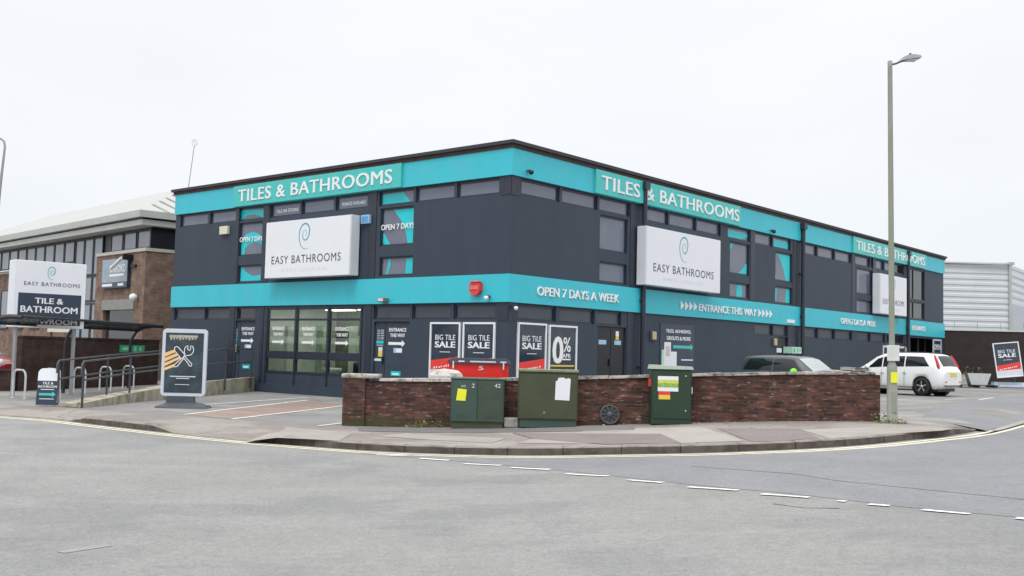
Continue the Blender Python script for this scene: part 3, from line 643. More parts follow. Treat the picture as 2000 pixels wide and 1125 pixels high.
def tileboard(x, y, w, h, mcol, label):
    t = thing('tile_display', label, 'display panel', ML @ Matrix.Translation((x, y, .05)), 'tile display boards in the shop window')
    q = MB(); q.box(-w / 2, w / 2, 0, .06, .12, h, 0, bev=.01); q.build('panel', mcol, t)
    q = MB(); q.box(-w / 2, -w / 2 + .05, -.15, .2, 0, .12); q.box(w / 2 - .05, w / 2, -.15, .2, 0, .12); q.build('foot', m_dgrey, t)
_sage = mat('sage tile', (.36, .43, .33, 1), .3, .3, 5); _pale = mat('pale tile', (.66, .69, .62, 1), .3, .12, 3); _brn = mat('brown tile', (.17, .15, .12, 1), .3, .3, 4); _mos = brickmat('mosaic tile', (.42, .46, .38, 1), (.26, .30, .24, 1), (.5, .5, .46, 1), rowh=.1, bw=.1)
for dx, y, w_, h_, m_, lab in ((.28, .7, .30, 2.3, _pale, 'narrow white tile board at the left edge of the shopfront glass'), (.80, 1.9, .62, 2.1, _mos, 'mosaic tile board behind the left pane of the shopfront'), (1.42, 1.2, .36, 2.35, _sage, 'narrow sage tile board behind the first mullion of the shopfront'),
        (2.25, 2.3, .9, 2.0, _sage, 'wide sage tile board behind the middle pane of the shopfront'), (2.95, 1.4, .4, 2.3, _pale, 'white tile board behind the second mullion of the shopfront'), (3.75, 1.6, .5, 2.2, _brn, 'brown tile board behind the right pane of the shopfront'), (4.45, 2.4, .55, 2.15, _mos, 'mosaic tile board at the far right of the shopfront glass')):
    tileboard(sx0 + dx, y, w_, h_, m_, lab)
t = thing('sofa', 'low black seat behind the lower right pane of the shopfront', 'seat', ML @ Matrix.Translation((sx0 + 3.6, .45, .05)))
q = MB(); q.box(-.1, 1.2, 0, .6, .25, .62, bev=.06); q.build('seat', m_blk, t); q = MB(); q.box(-.1, 1.2, .5, .7, .6, 1.08, bev=.06); q.build('backrest', m_blk, t); q = MB(); q.box(-.05, 1.15, .05, .55, 0, .25); q.build('base', m_dgrey, t)
t = thing('basin_unit', 'white vanity basin on a pedestal behind the middle pane of the shopfront', 'basin', ML @ Matrix.Translation((sx0 + 2.45, 1.0, .05)))
q = MB(); q.lathe([(.05, .62), (.2, .66), (.3, .74), (.32, .85), (.29, .86), (.22, .78), (.0, .74)], seg=20); q.build('basin', m_signw, t)
q = MB(); q.lathe([(.16, 0), (.11, .1), (.09, .5), (.13, .66)], seg=14); q.build('pedestal', m_signw, t)
# downpipes
for u, zt in ((6.72, 7.4), (19.1, 7.4), (31.9, 7.4)):
    q = MB(); M = MR; q.tube([(u, -.16, .25), (u, -.16, zt - .2)], .085, seg=12); q.box(u - .14, u + .14, -.28, -.075, zt - .28, zt - .02)
    for z in (1.2, 3.4, 5.2, 6.6): q.box(u - .12, u + .12, -.17, -.075 if 3.0 < z < 3.9 or z > 6.6 else 0, z, z + .05)
    q.build('downpipe', m_frame, bld, M)
# dark corner casings beside the clerestory rows
for z0, z1 in ((6.08, 6.625), (2.48, 3.008)):
    mb = MB(); mb.box(-.40, .0, -.012, .05, z0, z1, 0, ML); mb.box(0.0, .38, -.013, .05, z0, z1, 0, MR); mb.build('corner_casing', m_frame, bld, I4)
def pil(a, b, z0, z1, M, o=-.02): q = MB(); q.box(a, b, o, .05, z0, z1, 0, M); q.build('pilaster', m_frame, bld, I4)
for a, b in ((-11.45,-11.28), (-5.95,-5.68)): pil(a, b, .1, 2.99, ML)
pil(-13.35, -13.02, .45, 2.99, ML)
for a, b in ((-11.5, -11.2), (-5.95, -5.6), (-13.15, -12.98)): pil(a, b, 3.85, 6.6, ML)
for a, b in ((6.1, 6.4), (14.58, 14.95), (18.45, 18.8), (27.4, 27.75), (24.8, 25.1)): pil(a, b, 3.85, 6.6, MR, -.018)
for a, b in ((6.02, 6.45), (18.0, 18.9)): pil(a, b, .3, 2.99, MR, -.018)

# ------------------------------------------------------------------ signs on the building
def bigboard(x0, x1, z0, z1, M, label, d=.45):
    w, h = x1 - x0, z1 - z0
    t = thing('billboard', label, 'sign', M @ Matrix.Translation((x0, 0, z0)), 'white projecting box signs on the walls')
    q = MB(); q.box(0, w, -d + .02, -.06, 0, h, 1, bev=.02); q.box(.015, w - .015, -d, -d + .03, .015, h - .015, 0); q.build('box', [m_signw, m_signs], t)
    q = MB()
    for x in (w * .15, w * .85): q.box(x - .05, x + .05, -.06, 0, .1, h - .1)
    q.build('bracket', m_frame, t)
    q = MB(); swirl(q, w * .475, h * .70, h * .44, 0, y=-d - .003); q.build('logo', mat('logo teal', (.07, .36, .42, 1), .3, .1, 3), t)
    q = MB(); text(q, 'EASY BATHROOMS', w * .085, w * .90, h * .245, h * .385, 0, y=-d, sp=1.12, bold=.004); q.build('lettering', m_navy, t)
    q = MB(); text(q, 'SIMPLY LUXURIOUS', w * .215, w * .745, h * .105, h * .165, 0, y=-d, sp=1.5, bold=-.005); q.build('tagline', m_lgrey, t)
bigboard(-10.74, -6.31, 3.93, 5.88, ML, 'white billboard on the left face of the dark building')
bigboard(6.42, 11.38, 3.92, 5.87, MR, 'white billboard beside the first downpipe on the right face, above ENTRANCE THIS WAY')
bigboard(27.2, 30.83, 3.91, 5.86, MR, 'narrow looking white billboard partly hidden by the lamp post')
def fascia(x0, x1, M, tx0, tx1, label, cat='sign'):
    t = thing('fascia_sign', label, cat, M @ Matrix.Translation((x0, 0, ZB)), 'green teal TILES & BATHROOMS signs')
    q = MB(); q.box(0, x1 - x0, -.15, -.071, .015, .765); q.build('panel', m_tealp, t)
    q = MB(); text(q, 'TILES & BATHROOMS', tx0 - x0, tx1 - x0, .17, .61, 0, y=-.151, bold=.012, depth=.02, sp=1.05); q.build('lettering', m_wht, t)
fascia(-13.2, -4.38, ML, -12.88, -4.78, 'TILES & BATHROOMS sign on the left face, above the first white billboard')
fascia(3.92, 13.48, MR, 4.22, 13.32, 'TILES & BATHROOMS sign crossed by the first downpipe on the right face')
fascia(24.6, 34.7, MR, 24.95, 34.45, 'TILES & BATHROOMS sign behind the lamp post at the far end')
def letters(s, x0, x1, z0, z1, M, label, tris=None, bold=.02):
    t = thing('lettering_sign', label, 'sign', M @ Matrix.Translation((x0, 0, z0)), 'white raised lettering on the lower band')
    q = MB(); text(q, s, 0, x1 - x0, 0, z1 - z0, 0, y=-.075, bold=bold, depth=.025); q.build('lettering', m_wht, t)
    if tris:
        q = MB()
        for a in tris:
            a -= x0; q.prism([(a, -.02), (a + .24, .14), (a, .30)], -.1, -.075, 0)
        q.build('arrowheads', m_wht, t)
letters('OPEN 7 DAYS A WEEK', 1.18, 5.38, 3.27, 3.53, MR, 'OPEN 7 DAYS A WEEK lettering nearest the corner')
letters('ENTRANCE THIS WAY', 10.5, 14.96, 3.25, 3.51, MR, 'ENTRANCE THIS WAY lettering between two rows of arrowheads', [9.22, 9.52, 9.82, 10.12, 15.15, 15.47, 15.8, 16.12])
letters('OPEN 7 DAYS A WEEK', 23.33, 27.55, 3.27, 3.53, MR, 'OPEN 7 DAYS A WEEK lettering left of the lamp post')
letters('ENTRANCE', 32.7, 34.75, 3.28, 3.53, MR, 'short ENTRANCE lettering at the far right end of the band')
# posters
def poster(x0, x1, z0, z1, M, label, kind, y=-.03, rot=None):
    w, h = x1 - x0, z1 - z0; t = thing('poster_frame', label, 'poster', (M @ Matrix.Translation((x0, 0, z0))) if rot is None else rot, 'framed sale posters')
    q = MB(); f = .055
    for a in ((0, f, 0, h), (w - f, w, 0, h), (f, w - f, 0, f), (f, w - f, h - f, h)): q.box(a[0], a[1], y - .03, -.002, a[2], a[3])
    q.build('frame', m_signw, t)
    q = MB(); q.box(f, w - f, y + .005, -.004, f, h - f, 0)
    yy = y + .002
    if kind == 'sale':
        zb = h * .20; q.prism([(f, zb), (w - f, zb + .03), (w - f, zb + .40), (f, zb + .27)], yy, y + .005, 1)
        q.prism([(f, f), (w - f, f), (w - f, zb + .03), (f, zb)], yy, y + .005, 2)
    q.build('print', [m_poster, m_red, m_lgrey], t)
    q = MB(); yt = yy - .001
    if kind == 'sale':
        text(q, 'BIG TILE', w * .17, w * .83, h * .70, h * .79, 0, y=yt, bold=.0); text(q, 'SALE', w * .17, w * .83, h * .575, h * .675, 0, y=yt, bold=.035)
        q.box(w * .33, w * .67, yt - .002, yt, h * .495, h * .505)
        for i in range(9): q.box(w * (.14 + .08 * i), w * (.14 + .08 * i + random.uniform(.03, .06)), yt - .002, yt, h * (.215 + .008 * i), h * (.235 + .008 * i + random.uniform(0, .012)))
    else:
        text(q, '0', w * .16, w * .50, h * .36, h * .80, 0, y=yt, bold=.03); text(q, '%', w * .52, w * .78, h * .55, h * .80, 0, y=yt, bold=.01); text(q, 'APR', w * .50, w * .79, h * .45, h * .52, 0, y=yt, bold=.02); q.box(w * .49, w * .79, yt - .002, yt, h * .41, h * .435)
    q.build('lettering', m_wht, t)
    if kind != 'sale': q = MB(); q.box(w * .08, w * .92, yt - .002, yt, h * .30, h * .325); q.build('strapline', m_yel, t)
m_poster = mat('glossy navy poster', (.016, .032, .055, 1), .12, .4, 2.2, spec=.7, grime=(.05, .06, .055, 1), gscale=1.8)
poster(-3.02, -1.78, .68, 2.44, ML, 'BIG TILE SALE poster left of its twin, white rubble in front', 'sale')
poster(-1.68, -.44, .68, 2.44, ML, 'BIG TILE SALE poster right behind the red bin, left of the building corner', 'sale')
poster(.40, 1.72, .68, 2.46, MR, 'BIG TILE SALE poster right of the building corner', 'sale')
poster(1.84, 3.23, .68, 2.44, MR, '0% poster right of the corner, above the tallest green cabinet', 'zero')
t = thing('wall_poster', 'unframed navy TILES, ADHESIVES poster with a teal arrow', 'poster', MR @ Matrix.Translation((8.03, 0, 1.1)))
q = MB(); q.box(0, 2.27, -.02, -.002, 0, 1.62); q.build('print', m_navy, t)
q = MB(); text(q, 'TILES, ADHESIVES,', .36, 2.05, 1.30, 1.43, 0, y=-.021, bold=.03); text(q, 'GROUTS & MORE', .42, 2.02, 1.06, 1.19, 0, y=-.021, bold=.03); q.box(1.4, 2.2, -.025, -.021, .36, .40); q.build('lettering', m_wht, t)
q = MB(); arrow(q, .85, 2.2, .83, .26, 0, y=-.021); q.build('arrow', m_tealp, t)
q = MB(); q.box(.1, .26, -.03, -.021, 0, .72, 1); q.box(.26, .68, -.034, -.021, 0, .98, 0); q.box(.68, 1.08, -.03, -.021, 0, .66, 0); q.box(.34, .6, -.037, -.0341, .5, .85, 2); q.build('product_picture', [m_signw, m_mint, mat('pink print', (.62, .48, .5, 1))], t)
# small fittings
def boxthing(name, label, cat, M, dims, mats, group=None, extra=None):
    t = thing(name, label, cat, M, group); q = MB(); w, d, h = dims; q.box(-w / 2, w / 2, -d, -.002, 0, h, 0, bev=.015); q.build('housing', mats[0], t)
    if len(mats) > 1: q = MB(); q.box(-w * .38, w * .38, -d - .012, -d, h * .15, h * .85, 0, bev=.005); q.build('cover', mats[1], t)
    return t
boxthing('alarm_box', 'cream alarm box high on the far left of the building', 'alarm box', ML @ Matrix.Translation((-13.8, 0, 5.68)), (.5, .12, .3), [m_cream])
boxthing('alarm_box', 'blue and white alarm box between billboard and right hand tall window', 'alarm box', ML @ Matrix.Translation((-6.03, 0, 5.60)), (.4, .12, .28), [m_pblue, m_blue])
t = thing('alarm_bell', 'red shield shaped alarm box on the lower turquoise band', 'alarm box', ML @ Matrix.Translation((-1.13, -.07, 3.22)))
q = MB(); q.prism([(-.2, .34), (-.2, .12), (-.1, .0), (.1, .0), (.2, .12), (.2, .34)], -.14, 0); q.box(-.15, .15, -.16, -.141, .16, .28, 1); q.build('housing', [m_red, mat('pinkish print', (.75, .2, .18, 1))], t)
q = MB(); q.lathe([(.13, -.0), (.17, .03), (.13, .06)], c=(0, -.08, .34), seg=14); q.build('strobe', m_red, t)
boxthing('flood_light', 'small grey flood light under the turquoise band left of the corner', 'flood light', ML @ Matrix.Translation((-4.98, -.07, 3.06)), (.3, .22, .13), [mat('grey brown metal', (.16, .15, .15, 1)), m_lgrey])
def camera_dome(name, label, M, r=.07, m=None):
    t = thing(name, label, 'security camera', M); q = MB(); q.box(-.04, .04, -.12, 0, .02, .08); q.build('bracket', m_dgrey, t)
    q = MB(); q.lathe([(0, -r), (r * .7, -r * .7), (r, 0), (r * .9, r * .7), (0, r)], c=(0, -.14, 0), seg=14); q.build('dome', m or m_signw, t)
camera_dome('security_camera', 'white dome camera low on the band between red alarm box and corner', ML @ Matrix.Translation((-.66, -.07, 3.12)))
camera_dome('security_camera', 'pale dome camera just under the lower band at the corner', MR @ Matrix.Translation((.15, -.013, 2.84)), .06)
camera_dome('security_camera', 'black dome camera on the upper band right of the corner', MR @ Matrix.Translation((.62, -.07, 6.78)), .075, m_blk)
camera_dome('security_camera', 'small dark camera on the upper band above the second tall window', MR @ Matrix.Translation((16.2, -.07, 6.72)), .085, m_blk)
def bulkhead(u, z, label):
    t = thing('wall_lamp', label, 'wall lamp', MR @ Matrix.Translation((u, 0, z)), 'yellowed bulkhead lamps'); q = MB(); q.box(-.17, .17, -.06, -.002, 0, .34, 0, bev=.02); q.build('base', m_dgrey, t)
    q = MB(); q.box(-.12, .12, -.12, -.06, .04, .31, 0, bev=.03); q.build('diffuser', m_lamp, t)
bulkhead(7.54, 2.1, 'yellowed bulkhead lamp right of the first downpipe')
bulkhead(16.7, 2.1, 'yellowed bulkhead lamp above the grey hatchback')
bulkhead(31.75, 2.05, 'yellowed bulkhead lamp just right of the lamp post notice')
t = thing('exit_sign', 'pale green fire exit sign above the grey hatchback', 'sign', MR @ Matrix.Translation((17.65, -.35, 1.84))); q = MB(); q.box(0, .85, -.03, .38, 0, .27, 0); q.build('board', m_mint, t); q = MB(); q.box(.1, .22, -.034, -.031, .05, .22); q.box(.45, .52, -.034, -.031, .05, .22); q.box(.65, .75, -.034, -.031, .1, .18); q.build('pictogram', m_green, t)
t = thing('notice_plate', 'small white notice left of the green fire exit sign', 'notice', MR @ Matrix.Translation((16.95, 0, 1.86))); q = MB(); q.box(0, .45, -.02, -.002, 0, .18); q.build('plate', m_signw, t)
t = thing('open_sign', 'hanging OPEN board in the entrance at the right end of the building', 'sign', MR @ Matrix.Translation((36.2, .0, 1.7)))
q = MB()
for a in ((0, .08, 0, 1.2), (1.25, 1.33, 0, 1.2), (.08, 1.25, 0, .08), (.08, 1.25, 1.12, 1.2)): q.box(a[0], a[1], -.06, 0, a[2], a[3])
q.build('frame', m_lgrey, t); q = MB(); q.box(.08, 1.25, -.04, -.01, .08, 1.12); q.build('board', m_navy, t); q = MB(); text(q, 'OPEN', .16, 1.17, .62, .92, 0, y=-.041, bold=.01); q.build('lettering', m_wht, t)
t = thing('framed_notice', 'white framed dark notice on the wall behind the lamp post and white car', 'poster', MR @ Matrix.Translation((28.7, 0, .75)))
q = MB()
for a in ((0, .1, 0, 1.65), (3.0, 3.1, 0, 1.65), (.1, 3.0, 0, .1), (.1, 3.0, 1.55, 1.65)): q.box(a[0], a[1], -.05, -.002, a[2], a[3])
q.build('frame', m_signw, t); q = MB(); q.box(.1, 3.0, -.03, -.004, .1, 1.55); q.build('board', m_navy, t)
t = thing('sign_plate', 'small white lettered plate low on the band above the fire exit', 'sign', MR @ Matrix.Translation((17.75, -.07, 3.10))); q = MB(); q.box(0, .7, -.03, 0, 0, .14, 0); q.build('plate', m_signw, t)
# antenna on the roof
ax = C0 + DL * 16.6
t = thing('antenna', 'thin leaning mast with a hoop on top, on the left end of the roof', 'antenna', at(ax.x, ax.y + .3, 7.6)); q = MB(); q.tube([(0, 0, 0), (.17, 0, 1.75)], .018, seg=8); q.tube([(0, 0, 0), (-.15, 0, .0), (-.15, 0, .1)], .02); q.tube([(0, 0, .0), (.0, .1, .25)], .015); q.build('mast', m_steel, t)
q = MB(); q.tube([(.18 + .1 * cos(a), 0, 1.9 + .13 * sin(a)) for a in [2 * pi * k / 16 for k in range(16)]], .014, seg=6, closed=True); q.tube([(.16, 0, 1.72), (.2, 0, 2.05)], .012); q.build('hoop', m_lgrey, t)
# ------------------------------------------------------------------ garden wall in front of the car park
m_brick = brickmat('old red brick', (.046, .028, .025, 1), (.115, .052, .042, 1), (.082, .068, .06, 1), extra=(.22, .10, .07, 1), moss=(.065, .068, .03, 1), pale=(.26, .215, .19, 1), rowh=.068, bw=.215)
m_coping = mat('weathered coping', (.42, .39, .35, 1), .9, .2, 6, bump=.5, bscale=25, grime=(.14, .13, .11, 1), gscale=5, glo=.5, ghi=.62)
WL, WR = Vector((-3.32, 21.42, 0)), Vector((7.44, 20.72, 0))
def wy(x): return WL.y + (x - WL.x) / (WR.x - WL.x) * (WR.y - WL.y)
wall = thing('brick_wall', 'low weathered red brick wall with pale coping, running behind the green cabinets', 'wall', at(WL.x, WL.y, 0, math.atan2(WR.y - WL.y, WR.x - WL.x)))
LW = (WR - WL).length
def wz(x): return gz(WL.x + x)
rnd = random.Random(3)
q = MB(); n = 44
for i in range(n):
    a, b = LW * i / n, LW * (i + 1) / n; za, zb = wz(a) + .93, wz(b) + .93
    q.add([(a, 0, -.3), (b, 0, -.3), (b, 0, zb), (a, 0, za)], [(0, 1, 2, 3)]); q.add([(a, .22, -.3), (a, .22, za), (b, .22, zb), (b, .22, -.3)], [(0, 1, 2, 3)])
    q.add([(a, 0, za), (b, 0, zb), (b, .22, zb), (a, .22, za)], [(0, 1, 2, 3)])
q.add([(LW, 0, -.3), (LW, .22, -.3), (LW, .22, wz(LW) + .93), (LW, 0, wz(LW) + .93)], [(0, 1, 2, 3)])
q.build('brickwork', m_brick, wall)
q = MB(); q.box(-.12, .34, -.06, .34, -.3, .985); q.build('pier', m_brick, wall)
q = MB(); q.box(-.16, .62, -.1, .36, .985, 1.075, bev=.03); q.build('pier_cap', m_coping, wall)
x = .62
while x < LW - .75:
    w = rnd.uniform(.62, .95); w = min(w, LW - .7 - x); z = max(wz(x), wz(x + w)) + .932
    if not (1.95 < x < 2.4):
        q = MB(); dz = wz(x + w) - wz(x); zz = wz(x) + .932 + rnd.uniform(0, .008); t_ = rnd.uniform(.05, .065); o_ = rnd.uniform(-.02, .02)
        vs = [Vector((x + .006 + (w - .012) * i, (-.035 + o_) + j * .29, zz + dz * i + k * t_)) for k in (0, 1) for j in (0, 1) for i in (0, 1)]
        for v in vs[4:]: v.z += rnd.uniform(-.012, .014)
        for v in vs: v.y += rnd.uniform(-.012, .012)
        q.add(vs, [(0, 2, 3, 1), (4, 5, 7, 6), (0, 1, 5, 4), (2, 6, 7, 3), (0, 4, 6, 2), (1, 3, 7, 5)]); q.build('coping_stone', m_coping, wall)
    x += w
# broken coping slabs lying loose on the right end
for k, (cx_, w, h, rz, dz) in enumerate([(LW - .62, .62, .07, .06, 0), (LW - .50, .50, .06, -.12, .075), (LW - .30, .36, .045, .3, .0)]):
    lab = ['long broken coping slab on the right end of the brick wall', 'broken coping slab stacked topmost on the right end of the brick wall', 'short coping fragment at the very end of the brick wall'][k]
    q = MB(); q.box(-w / 2, w / 2, -.13, .13, 0, h, bev=.015)
    for v in q.v: v += Vector((rnd.uniform(-.02, .02), rnd.uniform(-.015, .015), rnd.uniform(-.006, .006)))
    tag(q.build('coping_slab', m_coping, loc=(0, 0, 0)), lab, 'slab', 'loose slabs on the brick wall').matrix_world = at(WL.x + cx_, wy(WL.x + cx_) + .12, wz(LW) + .934 + dz, rz)
# white rubble sack behind the gap in the coping
t = tag(MB().blob((0, 0, .20), .34, jit=.13, sub=2, sq=(1.0, .5, .8), rnd=rnd).blob((.18, .02, .30), .22, jit=.15, sub=2, sq=(1, .6, .8), rnd=rnd).build('rubble_bag', mat('dusty white sack', (.52, .50, .47, 1), .9, .2, 5, bump=.5, bscale=12, grime=(.25, .23, .2, 1), gscale=5, glo=.52, ghi=.66)), 'dusty white rubble sack showing above the wall left of the red bin', 'sack')
t.matrix_world = at(WL.x + 1.93, WL.y + .42, .74)
# what carries it: a stack of old blocks behind the wall
t = tag(MB().box(-.5, .5, -.2, .2, 0, .8).build('block_stack', m_coping), 'stack of grey blocks behind the wall under the white rubble sack', 'blocks'); t.matrix_world = at(WL.x + 1.93, WL.y + .50, -.05)

# ------------------------------------------------------------------ street cabinets
m_cabg = mat('blue green cabinet paint', (.040, .078, .062, 1), .5, .15, 2, bump=.1, bscale=20, grime=(.055, .07, .05, 1), gscale=3, glo=.5, ghi=.75)
m_cabd = mat('olive cabinet paint', (.050, .062, .030, 1), .55, .2, 2, bump=.1, bscale=20, grime=(.06, .065, .04, 1), gscale=3, glo=.5, ghi=.75)
m_cabk = mat('dark green cabinet paint', (.014, .040, .020, 1), .5, .2, 2, bump=.08, bscale=20, grime=(.028, .045, .03, 1), gscale=3, glo=.55, ghi=.8)
m_caplid = mat('dusty cabinet lid', (.20, .24, .14, 1), .7, .15, 6, grime=(.10, .12, .07, 1), gscale=5)
m_conc = mat('cabinet plinth concrete', (.34, .33, .30, 1), .9, .15, 6, bump=.4, grime=(.16, .15, .13, 1), gscale=4, glo=.45, ghi=.65)
def cab_pos(px, py):
    p = G(px, py, 0); y = wy(p.x) - .42; p = Vector((p.x * y / p.y, y, 0)); p.z = gz(p.x); return p
p = cab_pos(931, 833.5); t = thing('street_cabinet', 'low two door blue green cabinet with a yellow sticker and white numbers', 'cabinet', at(p.x, p.y, p.z), 'green cabinets along the brick wall')
W1 = 1.08; q = MB(); q.box(-W1 / 2, W1 / 2, .02, .36, .12, .98, 0, bev=.012); q.build('body', m_cabg, t)
q = MB(); q.box(-W1 / 2 + .02, W1 / 2 - .02, .035, .35, 0, .12); q.build('plinth', m_cabd, t)
q = MB(); q.box(-W1 / 2 - .015, W1 / 2 + .015, -.005, .38, .98, 1.02, bev=.01); q.build('lid', mat('cabinet lid', (.07, .12, .085, 1), .6, .15, 5), t)
for s, mm in ((-1, m_cabg), (1, mat('repainted door', (.042, .066, .046, 1), .5, .2, 2.5))):
    a, b = (-W1 / 2 + .02, -.008) if s < 0 else (.008, W1 / 2 - .02)
    q = MB(); q.box(a, b, .002, .02, .14, .965, bev=.005)
    for i in range(3): q.box(a + .12, b - .12, -.001, .002, .21 + i * .03, .218 + i * .03)
    d = q.build('door', mm, t); q = MB(); q.lathe([(0, -.012), (.015, -.012), (.015, 0)], c=((b - .06) if s < 0 else (a + .06), .002, .86), axis='y', seg=10); q.build('lock', m_dgrey, d)
q = MB(); text(q, '2', -.12, -.06, .82, .90, 0, y=.001, bold=.02); text(q, '42', .34, .46, .83, .91, 0, y=.001, bold=.01); q.build('number', m_lgrey, t)
q = MB(); q.add([(-.43, -.004, .56), (-.24, -.004, .55), (-.22, -.004, .78), (-.40, -.004, .80)], [(0, 1, 2, 3)]); text(q, 'NO', -.33, -.24, .82, .87, 1, y=-.001); q.build('sticker', [m_lyel, m_lgrey], t)
p = cab_pos(1069, 831); t = thing('street_cabinet', 'large olive green cabinet with a torn white notice, in the middle of the three', 'cabinet', at(p.x, p.y, p.z), 'green cabinets along the brick wall')
W1 = 1.20; q = MB(); q.box(-W1 / 2, W1 / 2, .02, .42, .15, 1.11, 0, bev=.012); q.box(-W1 / 2 + .03, W1 / 2 - .03, .006, .02, .18, 1.07, bev=.004); q.build('body', m_cabd, t)
q = MB(); q.box(-W1 / 2 + .04, W1 / 2 - .02, .04, .40, 0, .15); q.build('plinth', m_cabg, t)
q = MB(); q.box(-W1 / 2 - .01, W1 / 2 + .01, -.02, .45, 1.11, 1.165, bev=.012); q.build('lid', m_caplid, t)
q = MB(); q.prism([(.14, .56), (.43, .55), (.45, .98), (.40, 1.0), (.36, .98), (.30, 1.01), (.20, 1.0), (.19, .95), (.15, .93)], -.002, .0055); q.build('notice', m_signw, t)
q = MB(); q.prism([(-.10, .28), (-.04, .28), (-.07, .34)], -.001, .0055); q.build('emblem', m_caplid, t)
p = cab_pos(1311, 829.5); t = thing('street_cabinet', 'tall narrow dark green cabinet with a landscape sticker, rightmost of the three', 'cabinet', at(p.x, p.y, p.z), 'green cabinets along the brick wall')
W1 = .80; q = MB(); q.box(-W1 / 2, W1 / 2, .02, .40, .0, 1.10, 0, bev=.012); q.build('body', m_cabk, t)
q = MB(); q.box(-W1 / 2 + .02, W1 / 2 - .02, .004, .02, .12, 1.07, bev=.004); d = q.build('door', m_cabk, t)
q = MB(); q.lathe([(0, -.01), (.014, -.01), (.014, 0)], c=(.28, .004, .97), axis='y', seg=10); q.lathe([(0, -.01), (.014, -.01), (.014, 0)], c=(.28, .004, .28), axis='y', seg=10); q.build('lock', m_lgrey, d)
q = MB(); q.prism([(-W1 / 2 - .03, 1.10), (W1 / 2 + .03, 1.10), (W1 / 2 + .01, 1.16), (-W1 / 2 - .01, 1.185)], -.02, .44); q.build('lid', mat('pale green lid', (.42, .50, .42, 1), .6, .1, 5, grime=(.28, .33, .25, 1), gscale=5), t)
q = MB(); q.box(-.28, .13, -.001, .0035, .66, .96, 0); q.box(-.28, .13, -.004, -.0015, .74, .82, 1); q.box(-.28, .13, -.004, -.0015, .82, .89, 2); q.box(-.26, -.03, -.001, .0035, .59, .655, 3); q.box(-.26, -.03, -.001, .0035, .50, .588, 4); q.build('sticker', [m_signw, mat('meadow print', (.25, .42, .08, 1), .4, .4, 20), mat('lime print', (.55, .62, .12, 1), .4, .2, 12), m_red, m_yel], t)
q = MB(); q.box(W1 / 2 + .0, W1 / 2 + .03, .08, .14, .62, .75); q.build('tag', m_lgrey, t)
q = MB(); q.box(-W1 / 2 - .05, -W1 / 2, .10, .13, .75, .90); q.build('tag', m_red, t)
# hub cap leaning on the wall
p = G(1190, 830, 0); t = thing('hub_cap', 'round grey spoked wheel trim leaning against the brick wall', 'hub cap', at(p.x, wy(p.x) - .09, p.z + .21) @ Matrix.Rotation(rad(-14), 4, 'X'))
m_hub = mat('scuffed grey plastic', (.05, .055, .06, 1), .5, .25, 8)
q = MB(); q.lathe([(.20, .01), (.205, -.02), (.18, -.03), (.165, -.015)], axis='y', seg=28); q.lathe([(0, -.045), (.05, -.045), (.065, -.02)], axis='y', seg=16)
for k in range(10):
    a = 2 * pi * k / 10; q.add([(cos(a - .12) * .05, -.035, sin(a - .12) * .05), (cos(a + .12) * .05, -.035, sin(a + .12) * .05), (cos(a + .07) * .18, -.025, sin(a + .07) * .18), (cos(a - .07) * .18, -.025, sin(a - .07) * .18)], [(0, 1, 2, 3)])
q.build('spokes', m_hub, t); q = MB(); q.lathe([(0, .0), (.185, .0)], axis='y', seg=24); q.build('back', m_blk, t)
# concrete block between the first two cabinets
p = G(1000, 832, 0); tag(MB().box(-.15, .15, 0, .25, 0, .20, bev=.03).build('concrete_block', m_conc), 'small concrete block on the pavement between the first and second cabinet', 'block').matrix_world = at(p.x - .02, wy(p.x) - .3, p.z)
# weeds and litter
m_leaf = mat('weed leaf', (.10, .14, .035, 1), .7, .4, 14, grime=(.22, .20, .07, 1), gscale=9, glo=.5, ghi=.6); m_leaf2 = mat('dry leaf', (.38, .31, .18, 1), .8, .4, 14, grime=(.16, .1, .05, 1), gscale=9)
def leafpatch(name, pts, label, cat, mats, size=.03, kind='stuff'):
    q = MB()
    for (x, y, z, r, n, h) in pts:
        for _ in range(n):
            a = rnd.uniform(0, 6.28); d = r * math.sqrt(rnd.random()); c = Vector((x + cos(a) * d, y + sin(a) * d * .5, z + rnd.random() ** 1.5 * h * (1 - d / r * .6)))
            u = Vector((rnd.gauss(0, 1), rnd.gauss(0, 1), rnd.gauss(0, .6))).normalized(); w = u.cross(Vector((rnd.gauss(0, 1), rnd.gauss(0, 1), rnd.gauss(0, 1)))).normalized(); s = size * rnd.uniform(.5, 1.3)
            q.add([c - u * s, c + w * s * .5, c + u * s, c - w * s * .5], [(0, 1, 2, 3)], rnd.randrange(len(mats)))
    return tag(q.build(name, mats), label, cat, kind=kind)
gw = lambda x, y: gz(x)
leafpatch('weeds', [(-1.95 + .1 * i, wy(-1.7) - .1, gz(-1.5), .16, 45, .10 + .035 * i) for i in range(6)], 'green weeds at the foot of the brick wall left of the first cabinet', 'weeds', [m_leaf, m_leaf, m_leaf2], .022)
leafpatch('weeds', [(7.35, 20.5, gz(7.4), .2, 90, .3), (7.5, 20.2, .4, .3, 110, .12)], 'weeds round the right end of the brick wall', 'weeds', [m_leaf, m_leaf, m_leaf2], .028)
leafpatch('leaf_litter', [(x, wy(x) - .12, gz(x) + .002, .3, 9, .012) for x in [-.1, .3, 1.9, 2.2, 2.5, 3.8, 4.1, 4.4, 4.8, 5.2, 5.6, 6.1, 6.6, 7.0]] + [(x, wy(x) - .2, gz(x) + .002, .25, 5, .01) for x in [-3, -2.4, 1.2, 5.0]], 'dry leaves and litter along the foot of the brick wall', 'leaf litter', [m_leaf2, m_coping], .02)

